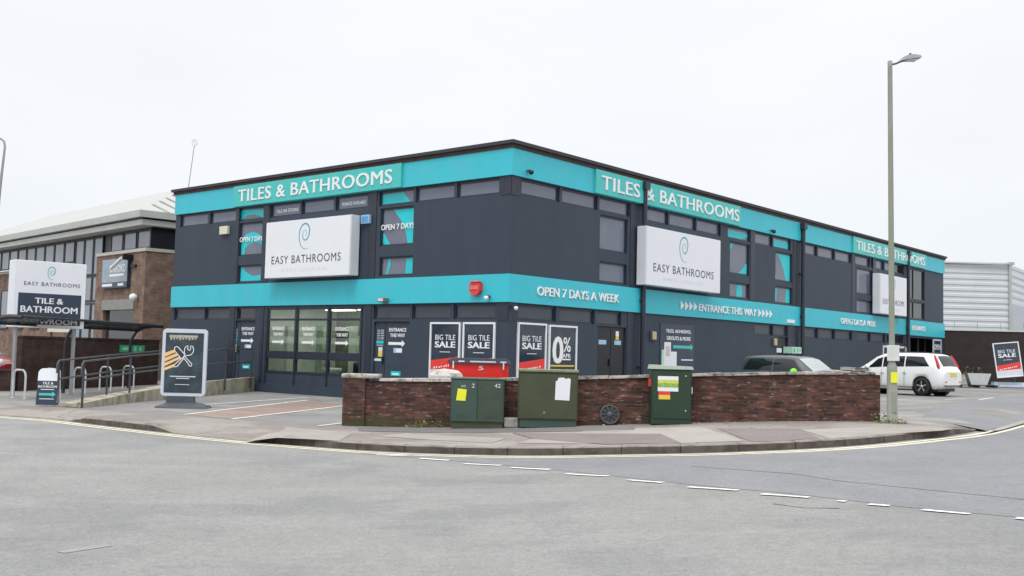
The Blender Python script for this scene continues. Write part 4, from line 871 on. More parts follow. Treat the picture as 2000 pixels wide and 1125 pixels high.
# ------------------------------------------------------------------ red bin behind the wall
m_binr = mat('red bin plastic', (.70, .018, .012, 1), .4, .1, 3, grime=(.55, .03, .02, 1), gscale=4)
t = thing('storage_bin', 'long red storage bin with a dark lid standing behind the brick wall', 'bin', at(-.66, 22.2, .10))
q = MB(); q.prism([(-.60, .35), (.60, .35), (.64, 1.24), (-.66, 1.24)], 0, .65); q.build('body', m_binr, t)
q = MB(); q.prism([(-.70, 1.24), (.68, 1.24), (.66, 1.30), (.56, 1.35), (-.56, 1.35), (-.68, 1.30)], -.05, .70); q.build('lid', mat('dark blue grey lid', (.055, .07, .10, 1), .5, .2, 4), t)
q = MB()
for a, b in ((-.45, -.32), (-.2, .35), (.45, .58)): q.box(a, b, -.056, -.051, 1.265, 1.295)
q.build('reflector', m_lgrey, t)
for x in (-.56, .52): q = MB(); q.box(x - .015, x + .015, -.06, -.05, 1.12, 1.28, bev=.004); q.build('catch', m_lgrey, t)
q = MB(); text(q, '5', -.01, .08, 1.1, 1.19, 0, y=-.002, bold=.03); q.build('number', m_lgrey, t)
for x in (-.45, .42): q = MB(); q.box(x - .1, x + .1, .1, .55, -.08, .35); q.build('leg', m_dgrey, t)

# ------------------------------------------------------------------ street lamp
m_post = mat('mossy painted lamp post', (.28, .295, .265, 1), .75, .12, 4, bump=.25, bscale=60, grime=(.235, .265, .195, 1), gscale=3, glo=.42, ghi=.62, stretch=(1, 1, .35))
p = G(1743, 826, 0); LP = at(p.x, p.y, p.z) @ Matrix.Rotation(rad(-.5), 4, 'Y')
t = thing('street_lamp', 'tall mossy green lamp post with one short arm and flat lantern', 'street lamp', LP)
q = MB(); q.lathe([(.118, 0), (.12, .01), (.103, .03), (.098, 1.02), (.094, 1.10), (.062, 1.19), (.058, 1.2)], seg=18); q.build('base_section', m_post, t)
q = MB(); q.lathe([(.056, 1.18), (.052, 4.5), (.046, 7.12), (.046, 7.24), (0, 7.25)], seg=16); q.build('pole', m_post, t)
q = MB(); q.box(-.045, .045, -.108, -.098, .2, .62, bev=.004); q.build('access_door', m_post, t)
q = MB(); q.tube([(0, 0, 7.160), (.12, 0, 7.190), (.30, 0, 7.270)], [.022, .02, .02]); q.build('arm', m_dgrey, t)
q = MB(); LS = lambda P: [(.20 + (x - .2) * .78, 7.245 + (z - 7.245) * .8) for x, z in P]; q.prism(LS([(.20, 7.230), (.34, 7.260), (.66, 7.310), (.72, 7.320), (.68, 7.370), (.5, 7.390), (.34, 7.360), (.22, 7.300)]), -.11, .11); q.build('lantern', m_steel, t)
q = MB(); q.box(.32, .52, -.08, .08, 7.250, 7.270, M=Matrix.Translation((0, 0, .0))); q.build('lens', m_lgrey, t)
q = MB(); q.lathe([(.025, 7.370), (.025, 7.430), (0, 7.440)], c=(.41, 0, -.025), seg=10); q.build('photocell', m_dgrey, t)
tn = thing('pole_notice', 'white notice board strapped to the lamp post', 'notice', LP @ Matrix.Translation((.0, 0, 1.22)))
q = MB(); q.box(-.125, .115, -.09, -.075, 0, .31); q.box(-.07, .07, -.075, -.05, .05, .08, 1); q.box(-.07, .07, -.075, -.05, .25, .28, 1); q.build('plate', [mat('dirty white notice', (.62, .64, .60, 1), .5, .06, 6), m_steel], tn)
q = MB()
for i, w in enumerate((.08, .05, .09, .07, .06)): q.box(-.09, -.09 + w * 2, -.093, -.09, .27 - i * .05, .278 - i * .05)
q.build('small_print', m_lgrey, tn)
q = MB(); q.box(-.065, .065, -.11, -.101, 0, .21); tag(q.build('yellow_plate', m_lyel), 'acid yellow plate low on the lamp post', 'sign').matrix_world = LP @ Matrix.Translation((0, 0, .79))
# far left street lamp
m_galv = mat('grey lamp post', (.30, .32, .34, 1), .5, .1, 4)
t = thing('street_lamp', 'slim grey lamp post with curved top at the left edge of the picture', 'street lamp', at(-22.45, 44.6, 0)); q = MB(); q.tube([(-.15, 0, 0), (-.12, 0, 6), (.02, 0, 8.8), (.10, 0, 10.0), (.06, 0, 10.25), (-.1, 0, 10.38), (-.5, 0, 10.45)], [.09, .075, .06, .05, .05, .05, .05], seg=10); q.build('pole', m_galv, t)
q = MB(); q.box(-1.1, -.5, -.12, .12, 10.4, 10.52, bev=.03); q.build('lantern', m_galv, t)

# ------------------------------------------------------------------ pavement signs
m_frm = mat('silver plastic frame', (.55, .60, .68, 1), .3, .06, 3); m_base = mat('grey plastic base', (.065, .075, .09, 1), .45, .15, 4)
m_adp = mat('dark glossy advert', (.022, .04, .052, 1), .12, .4, 2, spec=.7, grime=(.07, .10, .13, 1), gscale=2.2, glo=.5, ghi=.75)
p = G(350, 798, 0); t = thing('pavement_sign', 'tall silver framed poster stand with spanner and hammer drawing on a grey base', 'sign', at(p.x, p.y + .25, p.z, rad(3)))
def rrect(x0, x1, z0, z1, r, n=5):
    P = []
    for cx_, cz, a0 in ((x1 - r, z1 - r, 0), (x0 + r, z1 - r, 90), (x0 + r, z0 + r, 180), (x1 - r, z0 + r, 270)):
        P += [(cx_ + r * cos(rad(a0 + 90 * k / n)), cz + r * sin(rad(a0 + 90 * k / n))) for k in range(n + 1)]
    return P
q = MB(); q.prism(rrect(-.55, .55, .30, 1.98, .1), -.05, .05); q.build('frame', m_frm, t)
q = MB(); q.prism([(-.47, .38), (.47, .38), (.47, 1.88), (-.47, 1.88)], -.056, -.051); q.build('poster', m_adp, t)
q = MB(); q.prism([(-.36, .04), (.36, .04), (.30, .14), (.28, .30), (-.38, .30), (-.40, .14)], -.07, .07); q.add([(-.62, -.3, 0), (.66, -.3, 0), (.66, .3, 0), (-.62, .3, 0), (-.58, -.28, .06), (.62, -.28, .06), (.62, .28, .06), (-.58, .28, .06), (-.38, -.08, .14), (.38, -.08, .14), (.38, .08, .14), (-.38, .08, .14)], [(0, 1, 5, 4), (1, 2, 6, 5), (2, 3, 7, 6), (3, 0, 4, 7), (4, 5, 9, 8), (5, 6, 10, 9), (6, 7, 11, 10), (7, 4, 8, 11)]); q.build('base', m_base, t)
def outl(pts, w, m, q): # outlined closed stroke in xz plane
    P = [Vector((a, 0, b)) for a, b in pts]; n = len(P); A = []; B = []
    for i in range(n):
        d = (P[(i + 1) % n] - P[i - 1]).normalized(); k = Vector((-d.z, 0, d.x)) * w / 2; A.append(P[i] + k); B.append(P[i] - k)
    for v in A + B: v.y = -.060
    q.add(A + B, [(i, (i + 1) % n, n + (i + 1) % n, n + i) for i in range(n)], m)
z4 = lambda pts: [((x - 375) / 463 * 1.0, 1.98 - (y - 105) / 773 * 1.68) for x, y in pts]   # from the measured drawing
m_orange = mat('pale orange print', (.80, .52, .24, 1), .35, .06, 4)
q = MB()
for a in ([(150,388),(262,345),(282,372),(150,435)], [(150,448),(290,385),(315,410),(150,490)], [(150,505),(322,425),(335,448),(270,480),(150,545)], [(150,560),(290,500),(265,545),(150,592)]): q.prism(z4(a), -.0605, -.0565)
q.build('stripes', m_orange, t)
q = MB(); outl(z4([(262,345),(262,322),(285,310),(305,318),(385,405),(380,425),(345,448),(335,440),(270,365)]), .022, 0, q); outl(z4([(345,448),(375,440),(300,540),(265,545),(262,525)]), .022, 0, q)
outl(z4([(378,330),(395,305),(415,298),(412,340),(430,352),(445,340),(445,298),(468,305),(482,335),(478,370),(455,400),(425,410),(400,412),(385,425),(410,450),(440,480),(468,510),(460,535),(440,530),(415,490),(375,445),(365,430),(385,400),(375,370)]), .020, 0, q); q.build('drawing', m_signw, t)
q = MB(); q.box(-.38, .32, -.0605, -.0565, 1.76, 1.82, 0)
for i in range(9): q.box(-.36 + .075 * i, -.36 + .075 * i + .045, -.0605, -.0565, 1.70 + (i % 3) * .01, 1.76, 0)
q.build('headline', mat('faded sand print', (.42, .38, .32, 1), .3, .3, 14), t)
q = MB(); q.box(-.33, .30, -.0605, -.0565, .775, .80); q.box(-.17, .15, -.0605, -.0565, .73, .75); q.box(-.2, .16, -.0605, -.0565, .58, .595); q.build('small_print', m_lgrey, t)
p = G(87, 794, 0); t = thing('pavement_sign', 'small rounded A board, white top and navy below with teal arrow', 'sign', at(p.x, p.y + .1, p.z, rad(4)))
q = MB(); q.prism(rrect(-.25, .25, .02, .90, .09), -.03, 0, M=Matrix.Rotation(rad(-6), 4, 'X')); q.prism(rrect(-.25, .25, .02, .90, .09), .2, .23, M=Matrix.Translation((0, 0, 0)) @ Matrix.Rotation(rad(6), 4, 'X')); q.build('board', m_signw, t)
RX = Matrix.Rotation(rad(-6), 4, 'X')
q = MB(); q.box(-.25, .25, -.036, -.031, .03, .62, 0, M=RX); q.build('print', m_navy, t)
q = MB(); text(q, 'TILE &', -.13, .13, .53, .59, 0, y=-.037, M=RX, bold=.02); text(q, 'BATHROOM', -.22, .22, .45, .505, 0, y=-.037, M=RX, bold=.02); q.box(-.16, .16, -.041, -.037, .40, .415, 0, M=RX); q.box(-.17, .17, -.041, -.037, .17, .185, 0, M=RX); q.build('lettering', m_wht, t)
q = MB(); arrow(q, -.19, .21, .29, .14, 0, y=-.037, M=RX); q.build('arrow', m_tealp, t)
# totem sign on two legs
a = Vector((-14.15, 29.1)); az = rad(43); w = 2.0
t = thing('totem_sign', 'white and navy TILE & BATHROOM sign standing on two steel legs', 'sign', at(a.x + .05, a.y, 0, az))
q = MB(); q.box(0, w, 0, .52, 1.96, 3.88, 0, bev=.02); q.box(.01, w - .01, -.012, .01, 1.97, 3.87, 1); q.build('box', [m_signs, m_signw], t)
q = MB(); q.box(.12, w - .12, -.018, -.013, 2.05, 2.95); q.build('panel', m_navy, t)
for x in (.10, w - .28): q = MB(); q.tube([(x + .05, .13, 0), (x + .05, .13, 1.96)], .055, seg=12); q.box(x - .05, x + .15, .03, .23, 0, .02); q.build('leg', m_galv, t)
q = MB(); text(q, 'TILE &', .58, 1.36, 2.66, 2.82, 0, y=-.019, bold=.025); text(q, 'BATHROOM', .20, w - .22, 2.40, 2.58, 0, y=-.019, bold=.025); text(q, 'SHOWROOM', .20, w - .22, 2.07, 2.21, 0, y=-.019, bold=.02); q.build('lettering', m_wht, t)
q = MB(); text(q, 'EASY BATHROOMS', .26, w - .18, 3.17, 3.28, 0, y=-.013, sp=1.15); q.build('brand_lettering', m_navy, t)
q = MB(); swirl(q, w * .5, 3.55, .37, 0, y=-.018, asp=1.15); q.build('logo', mat('logo teal pale', (.12, .40, .46, 1), .3, .1, 3), t)

# ------------------------------------------------------------------ access ramp with railings
m_rc = mat('pale ramp concrete', (.38, .35, .28, 1), .9, .15, 3, bump=.3, bscale=30, grime=(.20, .18, .13, 1), gscale=2.5, glo=.45, ghi=.62, stretch=(1, 1, .5))
RP = [(-10.25, 24.95), (-10.12, 27.8), (-9.55, 31.6), (-8.98, 36.38)]; RZ = [.02, .16, .34, .40]
t = thing('access_ramp', 'pale concrete access ramp rising to the left door of the building', 'ramp', at(-10.2, 25, 0))
q = MB(); off = [(-.95, .2), (-.95, .2), (-1.1, 0.4), (-.9, 1.0)]
for i in range(3):
    (x0, y0), (x1, y1) = RP[i], RP[i + 1]; (a0, b0), (a1, b1) = off[i], off[i + 1]; h0, h1 = RZ[i] + .10, RZ[i + 1] + .10
    P0, P1 = Vector((x0, y0, 0)), Vector((x1, y1, 0)); Q0, Q1 = Vector((x0 + a0, y0 + b0, 0)), Vector((x1 + a1, y1 + b1, 0)); d = (P1 - P0).normalized(); nn = Vector((-d.y, d.x, 0)) * .16
    Z = lambda p, z: Vector((p.x, p.y, z))
    q.quad(Z(P0, -.1), Z(P1, -.1), Z(P1, h1), Z(P0, h0)); q.quad(Z(P0, h0), Z(P1, h1), Z(P1 + nn, h1), Z(P0 + nn, h0)); q.quad(Z(P0 + nn, h0), Z(P1 + nn, h1), Z(P1 + nn, h1 - .1), Z(P0 + nn, h0 - .1))
    q.quad(Z(P0 + nn, h0 - .1), Z(P1 + nn, h1 - .1), Z(Q1, h1 - .1), Z(Q0, h0 - .1))
    q.quad(Z(Q0, h0 - .1), Z(Q1, h1 - .1), Z(Q1, -.1), Z(Q0, -.1))
    if i == 0: q.quad(Z(P0, -.1), Z(P0, h0), Z(Q0, h0 - .1), Z(Q0, -.1))
q.build('retaining_wall', m_rc, t, I4)
m_rail = mat('dark painted rail', (.05, .052, .062, 1), .35, .2, 6)
def railing(label, P, H, r, rails=(1.0, .55), start_down=True):
    t = thing('handrail', label, 'railing', at(P[0][0], P[0][1], 0), 'handrails of the access ramp')
    for k in rails:
        q = MB(); L = [Vector((x, y, h + k)) for (x, y), h in zip(P, H)]
        if k == rails[0] and start_down:
            d = (L[0] - L[1]).normalized(); L = [L[0] + d * .1 + Vector((0, 0, -.30)), L[0] + d * .1 + Vector((0, 0, -.08)), L[0] + Vector((0, 0, 0))] + L[1:]
        q.tube(L, r, seg=8); q.build('rail', m_rail, t, I4)
    for (x, y), h in zip(P, H):
        q = MB(); q.tube([(x, y, max(0, h - .35)), (x, y, h + rails[0])], r * 1.25, seg=8); q.build('post', m_rail, t, I4)
nP = [(-10.3, 24.95), (-10.18, 27.7), (-9.62, 31.5), (-9.25, 33.6), (-9.0, 35.9)]
railing('dark handrail on the near side of the ramp', nP, [.12, .24, .40, .48, .50], .024)
railing('dark handrail on the far side of the ramp', [(-11.05, 25.3), (-10.95, 28.1), (-10.55, 31.9), (-10.0, 36.3)], [.12, .24, .40, .45], .022)

# ------------------------------------------------------------------ bicycle shelter and hoops
m_shel = mat('black shelter steel', (.02, .021, .028, 1), .4, .2, 4)
m_roofp = bpy.data.materials.new('smoked roof sheet'); m_roofp.use_nodes = True; n = m_roofp.node_tree; b_ = n.nodes['Principled BSDF']; b_.inputs['Base Color'].default_value = (.05, .055, .065, 1); b_.inputs['Roughness'].default_value = .2; b_.inputs['Alpha'].default_value = .8
t = thing('cycle_shelter', 'open black cycle shelter with a curved smoked roof', 'shelter', at(-13.9, 27.2, 0))
A0, A1 = Vector((-13.95, 27.0, 0)), Vector((-13.5, 36.6, 0)); sd_ = (A1 - A0).normalized(); sn_ = Vector((sd_.y, -sd_.x, 0))
prof = [(0, 1.45), (.05, 1.75), (.2, 2.0), (.45, 2.14), (.8, 2.20), (1.15, 2.19)]
for k, f_ in enumerate((0, .5, 1)):
    o0 = A0.lerp(A1, f_); q = MB(); q.tube([o0, o0 + Vector((0, 0, 1.45))] + [o0 + sn_ * x + Vector((0, 0, z)) for x, z in prof[1:]], .055, seg=8); q.build('post', m_shel, t, I4)
for x, z in (prof[2], prof[4], prof[5]):
    q = MB(); q.tube([A0 + sn_ * x + Vector((0, 0, z + .03)), A1 + sn_ * x + Vector((0, 0, z + .03))], .035, seg=8); q.build('purlin', m_shel, t, I4)
q = MB(); vs = [A + sn_ * x + Vector((0, 0, z + .06)) for A in (A0, A1) for x, z in prof[2:]]; n_ = len(prof) - 2; q.add(vs, [(i, i + 1, n_ + i + 1, n_ + i) for i in range(n_ - 1)]); vs2 = [v + Vector((0, 0, .01)) for v in vs]; q.add(vs2, [(n_ + i, n_ + i + 1, i + 1, i) for i in range(n_ - 1)]); q.build('roof_sheet', m_roofp, t, I4)
def hoop(): 
    t = thing('cycle_stand', 'steel cycle hoop nearest the road, left of the totem leg', 'cycle stand', at(-13.45, 28.35, 0, math.atan2(DL.y, DL.x) + pi), 'steel cycle hoops under the shelter')
    P = [(-.36, 0, 0), (-.36, 0, .58)] + [(-.36 + .2 - .2 * cos(a), 0, .58 + .2 * sin(a)) for a in (.4, .8, 1.2, pi / 2)] + [(.36 - .2 + .2 * sin(a), 0, .58 + .2 * cos(a)) for a in (0, .4, .8, 1.2, pi / 2)] + [(.36, 0, 0)]
    q = MB(); q.tube(P, .028, seg=10); q.build('hoop', mat('white galvanised tube', (.60, .62, .62, 1), .35, .1, 6), t)
    q = MB()
    for x in (-.36, .36): q.lathe([(.07, 0), (.07, .012), (.03, .014)], c=(x, 0, 0), seg=12)
    q.build('foot_plates', m_steel, t); return t
h0 = hoop()
for i, lab in enumerate(['steel cycle hoop half hidden behind the small A board', 'steel cycle hoop just right of the totem sign', 'steel cycle hoop seen through the ramp railings, second from the building', 'steel cycle hoop nearest the building under the shelter']):
    y = 30.2 + 2.0 * i; copy_thing(h0, at(-13.42 + .02 * i, y, 0, math.atan2(DL.y, DL.x) + pi), lab)

# ------------------------------------------------------------------ dark brick wall behind the shelter, low wall
m_bbrick = brickmat('dark brown brick', (.055, .034, .030, 1), (.075, .045, .038, 1), (.05, .04, .036, 1))
def wallthing(label, P, H, th=.22, m=None, cop=None, group=None):
    a, b = Vector(P[0] + (0,)), Vector(P[1] + (0,)); L = (b - a).length
    t = thing('brick_wall', label, 'wall', at(a.x, a.y, 0, math.atan2(b.y - a.y, b.x - a.x)), group); q = MB(); q.box(0, L, 0, th, -.2, H); q.build('brickwork', m or m_bbrick, t)
    q = MB(); q.box(-.03, L + .03, -.03, th + .03, H, H + .06); q.build('coping', cop or m_bbrick, t); return t
wallthing('dark brown brick wall behind the cycle hoops, carrying a green exit sign', ((-15.35, 32.4), (-13.7, 40.2)), 1.68)
wallthing('low dark brick wall at the left edge in front of the red car', ((-19.5, 29.6), (-15.45, 32.3)), .62)
wd = (Vector((-13.7, 40.2)) - Vector((-15.35, 32.4))).normalized(); ep = Vector((-15.35, 32.4)) + wd * 6.1
t = thing('exit_sign', 'green running man exit sign on the dark brown wall behind the shelter', 'sign', at(ep.x, ep.y, 1.24, math.atan2(wd.y, wd.x)) @ Matrix.Translation((0, -.001, 0)))
q = MB(); q.box(-.8, .8, -.03, -.002, 0, .27); q.build('board', m_green, t); q = MB(); q.box(-.65, -.2, -.034, -.0305, .08, .19); q.box(.1, .25, -.034, -.0305, .05, .22); q.box(.45, .6, -.034, -.0305, .06, .20); q.build('pictogram', m_mint, t)

# ------------------------------------------------------------------ brick office on the left
m_ob = brickmat('brown office brick', (.18, .118, .09, 1), (.245, .168, .128, 1), (.22, .18, .155, 1)); m_stone = mat('pale stone band', (.55, .52, .46, 1), .8, .1, 4, grime=(.4, .38, .33, 1), gscale=4)
m_eave = mat('grey metal eaves', (.42, .435, .42, 1), .45, .08, 1.5); m_eave2 = mat('pale metal eaves', (.56, .57, .53, 1), .4, .08, 1.5); m_sheet = mat('pale roof sheeting', (.37, .375, .36, 1), .5, .05, .6, grime=(.34, .345, .33, 1), gscale=1.2)
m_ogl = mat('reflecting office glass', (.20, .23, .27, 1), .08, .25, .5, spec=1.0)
OA = Vector((-15.75, 44.0, 0)); od = (Vector((-28.4, 56.8, 0)) - Vector((-16.1, 44.0, 0))).normalized()
oan = math.atan2(-od.y, -od.x)        # local x runs towards the corner; corner at x = 0, facade at negative x
off_ = thing('office_building', 'two storey brown brick office with pale overhanging roof, left of the showroom', 'building', at(OA.x, OA.y, 0, oan))
bay = 5.2
OZ = 5.55
holes = [(-4.15, -1.15, .2, 3.42)]
q = MB(); wallholes(q, -bay, 0, -.2, OZ, [(-4.2, -1.0, .3, 3.05)], dep=.2); 
q.quad((0, 0, -.2), (0, 12, -.2), (0, 12, OZ), (0, 0, OZ)); q.quad((-bay, 0, -.2), (-bay, 0, OZ), (-bay, 3.5, OZ), (-bay, 3.5, -.2)); q.build('wall', m_ob, off_)
q = MB(); q.box(-26, -bay - 3.4, .5, .72, -.2, OZ - .25); q.box(-26, -bay - 3.4, .72, 9, -.2, OZ - .3); q.build('wall', m_ob, off_)
q = MB(); q.box(-bay - .04, .05, -.05, .1, OZ, OZ + .14); q.box(-.02, .05, .1, 12, OZ, OZ + .14); q.build('stone_band', m_stone, off_)
q = MB(); q.box(-26, -bay - 3.4, .42, .5, OZ - .25, OZ - .1); q.build('stone_band', m_stone, off_)
q = MB(); q.box(-4.3, -.9, -.06, .12, 3.05, 3.5); q.build('lintel', mat('grey lintel', (.26, .26, .24, 1), .8, .1, 3), off_)
q = MB(); q.box(-4.2, -1.0, .16, .2, .3, 3.05, 0); q.build('ground_window', m_darkgl, off_)
# curtain wall strip of windows
def owin(x0, x1, z0, z1, y):
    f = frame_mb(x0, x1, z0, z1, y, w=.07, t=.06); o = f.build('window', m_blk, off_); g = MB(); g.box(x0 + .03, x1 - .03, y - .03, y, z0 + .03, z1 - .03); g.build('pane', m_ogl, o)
xs = [-.12 - 1.42 * i for i in range(4)]
for a, b in zip(xs, xs[1:]): owin(b + .04, a - .04, OZ + .16, 6.55, .30)
q = MB(); q.box(-.1, -.02, .2, 12, OZ + .14, 6.6); q.box(-26, -.1, .31, .6, OZ + .14, 6.62); q.build('dark_infill', m_blk, off_)
x = -bay + .1; i = 0
x = -bay
while x > -bay - 3.3:
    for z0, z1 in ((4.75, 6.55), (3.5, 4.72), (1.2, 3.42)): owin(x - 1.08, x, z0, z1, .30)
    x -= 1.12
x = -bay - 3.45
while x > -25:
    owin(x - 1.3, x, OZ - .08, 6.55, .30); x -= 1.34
q = MB(); q.box(-bay - 3.4, -bay, .32, .6, -.2, OZ + .14); q.build('dark_infill', m_darkgl, off_)
for k in range(6): owin(-12.5 - 2.4 * k, -11.2 - 2.4 * k, 2.2, 4.4, .497)
# eaves and roof
def eave(y, z0, z1, m, o):
    q = MB(); q.box(-28, o, -o, 12.4, z0, z1); q.build('eaves', m, off_)
eave(0, 6.62, 6.86, m_eave2, .42); eave(0, 6.86, 6.93, m_blk, .30); eave(0, 6.93, 7.22, m_eave, .62)
q = MB(); e_ = .60; z = 7.221; rz1 = 9.85; rx = 8.6
q.add([(-28, -e_, z), (e_, -e_, z), (e_, 12, z), (-28, 12, z), (e_ - rx, 5.7, rz1), (-28, 5.7, rz1)], [(0, 1, 4, 5), (1, 2, 4), (2, 3, 5, 4), (3, 0, 5)]); q.build('roof', m_sheet, off_)
q = MB()
for k in range(16):
    y = .6 + k * .85; t_ = min(y + .6, 12 - y) / 6.3
    if t_ > 0: q.add([(e_, y, z + .01), (e_, y + .16, z + .01), (e_ - rx * t_, y + .16, z + .03 + (rz1 - z) * t_), (e_ - rx * t_, y, z + .03 + (rz1 - z) * t_)], [(0, 1, 2, 3)])
q.build('roof_seam', mat('roof seam metal', (.2, .2, .19, 1), .5, .05, 2), off_)
t = thing('office_sign', 'grey OXFORD sign board on the brown brick of the office', 'sign', at(OA.x, OA.y, 0, oan) @ Matrix.Translation((-4.15, 0, 4.02)))
q = MB(); q.box(0, 2.75, -.16, -.01, 0, 1.32, 0); q.box(.02, 2.73, -.166, -.16, .02, 1.30, 1); q.box(.02, 2.73, -.170, -.1665, .02, .26, 0); q.build('board', [m_navy, mat('grey blue sign face', (.30, .36, .40, 1), .4, .15, 2)], t)
q = MB(); text(q, 'OXFORD', .85, 2.55, .70, 1.03, 0, y=-.167, bold=.0); q.box(.85, 2.4, -.171, -.167, .52, .62); q.box(.1, 1.2, -.175, -.171, .08, .2); q.box(1.8, 2.4, -.175, -.171, .08, .2); q.build('lettering', m_wht, t)
q = MB(); outl([(.42 + .22 * cos(a), .68 + .4 * sin(a)) for a in [2 * pi * k / 14 for k in range(14)]], .05, 0, q)
for v in q.v: v.y = -.169
q.build('emblem', m_pblue, t)
t = thing('wall_spotlight', 'white tilted spotlight arm in front of the grey office sign', 'spotlight', at(OA.x, OA.y, 0, oan) @ Matrix.Translation((-1.25, -.01, 4.9)))
q = MB(); q.tube([(-.95, -.55, -.05), (-.1, -.45, .38)], .075, seg=10); q.build('tube', m_signw, t); q = MB(); q.box(-.08, .02, -.45, 0, .3, .55); q.box(.0, .45, -.1, 0, 0.0, .1); q.build('bracket', m_blk, t)
t = thing('security_camera', 'white round camera low at the corner of the brick office', 'security camera', at(OA.x, OA.y, 0, oan) @ Matrix.Translation((-.55, 0, 3.55))); q = MB(); q.lathe([(0, -.18), (.14, -.12), (.18, 0), (.14, .12), (0, .18)], c=(0, -.22, 0), seg=14); q.build('dome', m_signw, t); q = MB(); q.box(-.04, .04, -.2, 0, -.03, .03); q.build('bracket', m_dgrey, t)
t = thing('office_nameplate', 'pale yellow strip sign low on the office behind the left totem leg', 'sign', at(-17.25, 38.6, 1.93, rad(-2))); q = MB(); q.box(-.1, .85, -.05, 0, 0, .13); q.build('plate', m_cream, t)
q = MB(); q.tube([(.8, .06, -1.93), (.8, .06, .1)], .05); q.tube([(0, .06, -1.93), (0, .06, .1)], .05); q.build('post', m_dgrey, t)

# ------------------------------------------------------------------ right background
m_corr = mat('grey profiled cladding', (.60, .63, .66, 1), .45, .05, .5, grime=(.55, .58, .61, 1), gscale=.6)
GA = Vector((26.0, 72.0, 0)); GB = Vector((34.95, 72.2, 0)); t = thing('warehouse', 'pale grey warehouse clad in horizontal profiled sheets, behind the brown wall', 'building', at(GB.x, GB.y, 0))
def clad(x0, y0, x1, y1, z0, z1, pitch=.42):
    q = MB(); d = Vector((x1 - x0, y1 - y0, 0)).normalized(); nn = Vector((d.y, -d.x, 0)); z = z0; P = []
    while z < z1:
        P += [(0, z), (0, min(z1, z + pitch * .42)), (.045, min(z1, z + pitch * .5)), (.045, min(z1, z + pitch * .92))]; z += pitch
    P.append((0, z1)); k = len(P); A, B = Vector((x0, y0, 0)), Vector((x1, y1, 0))
    vs = [A - nn * o + Vector((0, 0, z)) for o, z in P] + [B - nn * o + Vector((0, 0, z)) for o, z in P]
    q.add(vs, [(i, k + i, k + i + 1, i + 1) for i in range(k - 1)]); return q
clad(GA.x, GA.y, GB.x, GB.y, 0, 8.62).build('cladding', m_corr, t, I4)
clad(GB.x + .2, GB.y + .1, GB.x + 9, GB.y + 12, 5.9, 8.62, .5).build('cladding', m_corr, t, I4)
q = MB(); q.quad((GB.x + .2, GB.y + .1, 0), (GB.x + 9, GB.y + 12, 0), (GB.x + 9, GB.y + 12, 5.9), (GB.x + .2, GB.y + .1, 5.9)); q.build('lower_panel', mat('smooth grey panel', (.45, .48, .54, 1), .5, .05, 1), t, I4)
q = MB(); q.box(GB.x - .1, GB.x + .35, GB.y - .15, GB.y + .2, 8.62, 8.8); q.box(GB.x - .02, GB.x + .16, GB.y - .12, GB.y + .05, 0, 8.62); q.build('gutter_pipe', m_eave, t, I4)
q = MB(); q.box(GA.x, GB.x - .1, GA.y - .08, GA.y + .1, 8.62, 8.72); q.build('verge_trim', m_eave2, t, I4)
q = MB(); q.add([(GA.x, GA.y, 8.6), (GB.x, GB.y, 8.6), (GB.x + 9, GB.y + 12, 8.6), (GA.x, GA.y + 20, 8.6)], [(0, 1, 2, 3)]); q.build('roof', m_corr, t, I4)
m_dwall = mat('dark brown boundary wall', (.030, .022, .020, 1), .9, .2, 1.2, bump=.3, bscale=8, grime=(.045, .036, .032, 1), gscale=.9)
t = thing('boundary_wall', 'tall dark brown wall running right from the end of the showroom', 'wall', at(24.4, 58.4, 0, math.atan2(-1.6, 14))); L = 16
q = MB(); q.box(0, L, 0, .3, 0, 3.45, 0); q.build('panel', m_dwall, t); q = MB(); q.box(0, L, -.04, .34, 3.45, 3.52); q.build('coping', m_eave2, t)
q = MB()
for k in range(12): q.tube([(.8 + k * 1.25, .15, 3.5), (.75 + k * 1.25, .05, 3.95)], .015, seg=5)
q.build('fence_spikes', m_steel, t)
# leaning SALE board
BM = at(25.85, 54.6, .42, rad(-4)) @ Matrix.Rotation(rad(-6), 4, 'Y') @ Matrix.Rotation(rad(-5), 4, 'X')
poster(0, 1.35, 0, 1.85, I4, 'tilted BIG TILE SALE board leaning at the right edge of the picture', 'sale', rot=BM @ Matrix.Translation((0, 0, .45)))
t = thing('sign_stand', 'blue white low stand under the tilted sale board', 'stand', at(26.6, 54.8, .40)); q = MB(); q.box(-.9, 1.4, -.1, .6, 0, .1, bev=.02); q.box(-.8, 1.3, .1, .5, .1, .26); q.build('base', mat('pale blue plastic', (.50, .56, .66, 1), .4, .1, 4), t)
q = MB(); q.tube([(.4, .42, .26), (.4, .5, 1.5)], .05); q.build('prop', m_dgrey, t)
# broken white planter on a low pallet beside the dark wall
t = thing('pallet', 'low dark pallet in front of the dark brown wall', 'pallet', at(23.9, 52.6, .40)); q = MB()
for y in (0, .45, .9): q.box(-.95, 1.1, y, y + .2, .10, .13)
for x in (-.9, 0, .9): q.box(x - .05, x + .08, 0, 1.1, 0, .10)
q.build('boards', m_blk, t)
t = thing('planter', 'white tapered planter with straggly green plants, near the rear of the white car', 'planter', at(24.0, 52.7, .53)); q = MB(); q.prism([(-.42, 0), (.38, 0), (.6, .58), (-.62, .58)], 0, .55); q.build('trough', mat('chalky white plastic', (.50, .52, .52, 1), .6, .1, 4), t)
q = MB()
for _ in range(60):
    c = Vector((rnd.uniform(-.95, .2), rnd.uniform(0, .5), .56 + rnd.random() ** 2 * .35)); u = Vector((rnd.gauss(0, 1), rnd.gauss(0, 1), rnd.gauss(0, 1))).normalized() * .07; w_ = u.cross(Vector((0, 0, 1))) * .5
    q.add([c - u, c + w_, c + u, c - w_], [(0, 1, 2, 3)])
q.build('foliage', m_leaf, t)
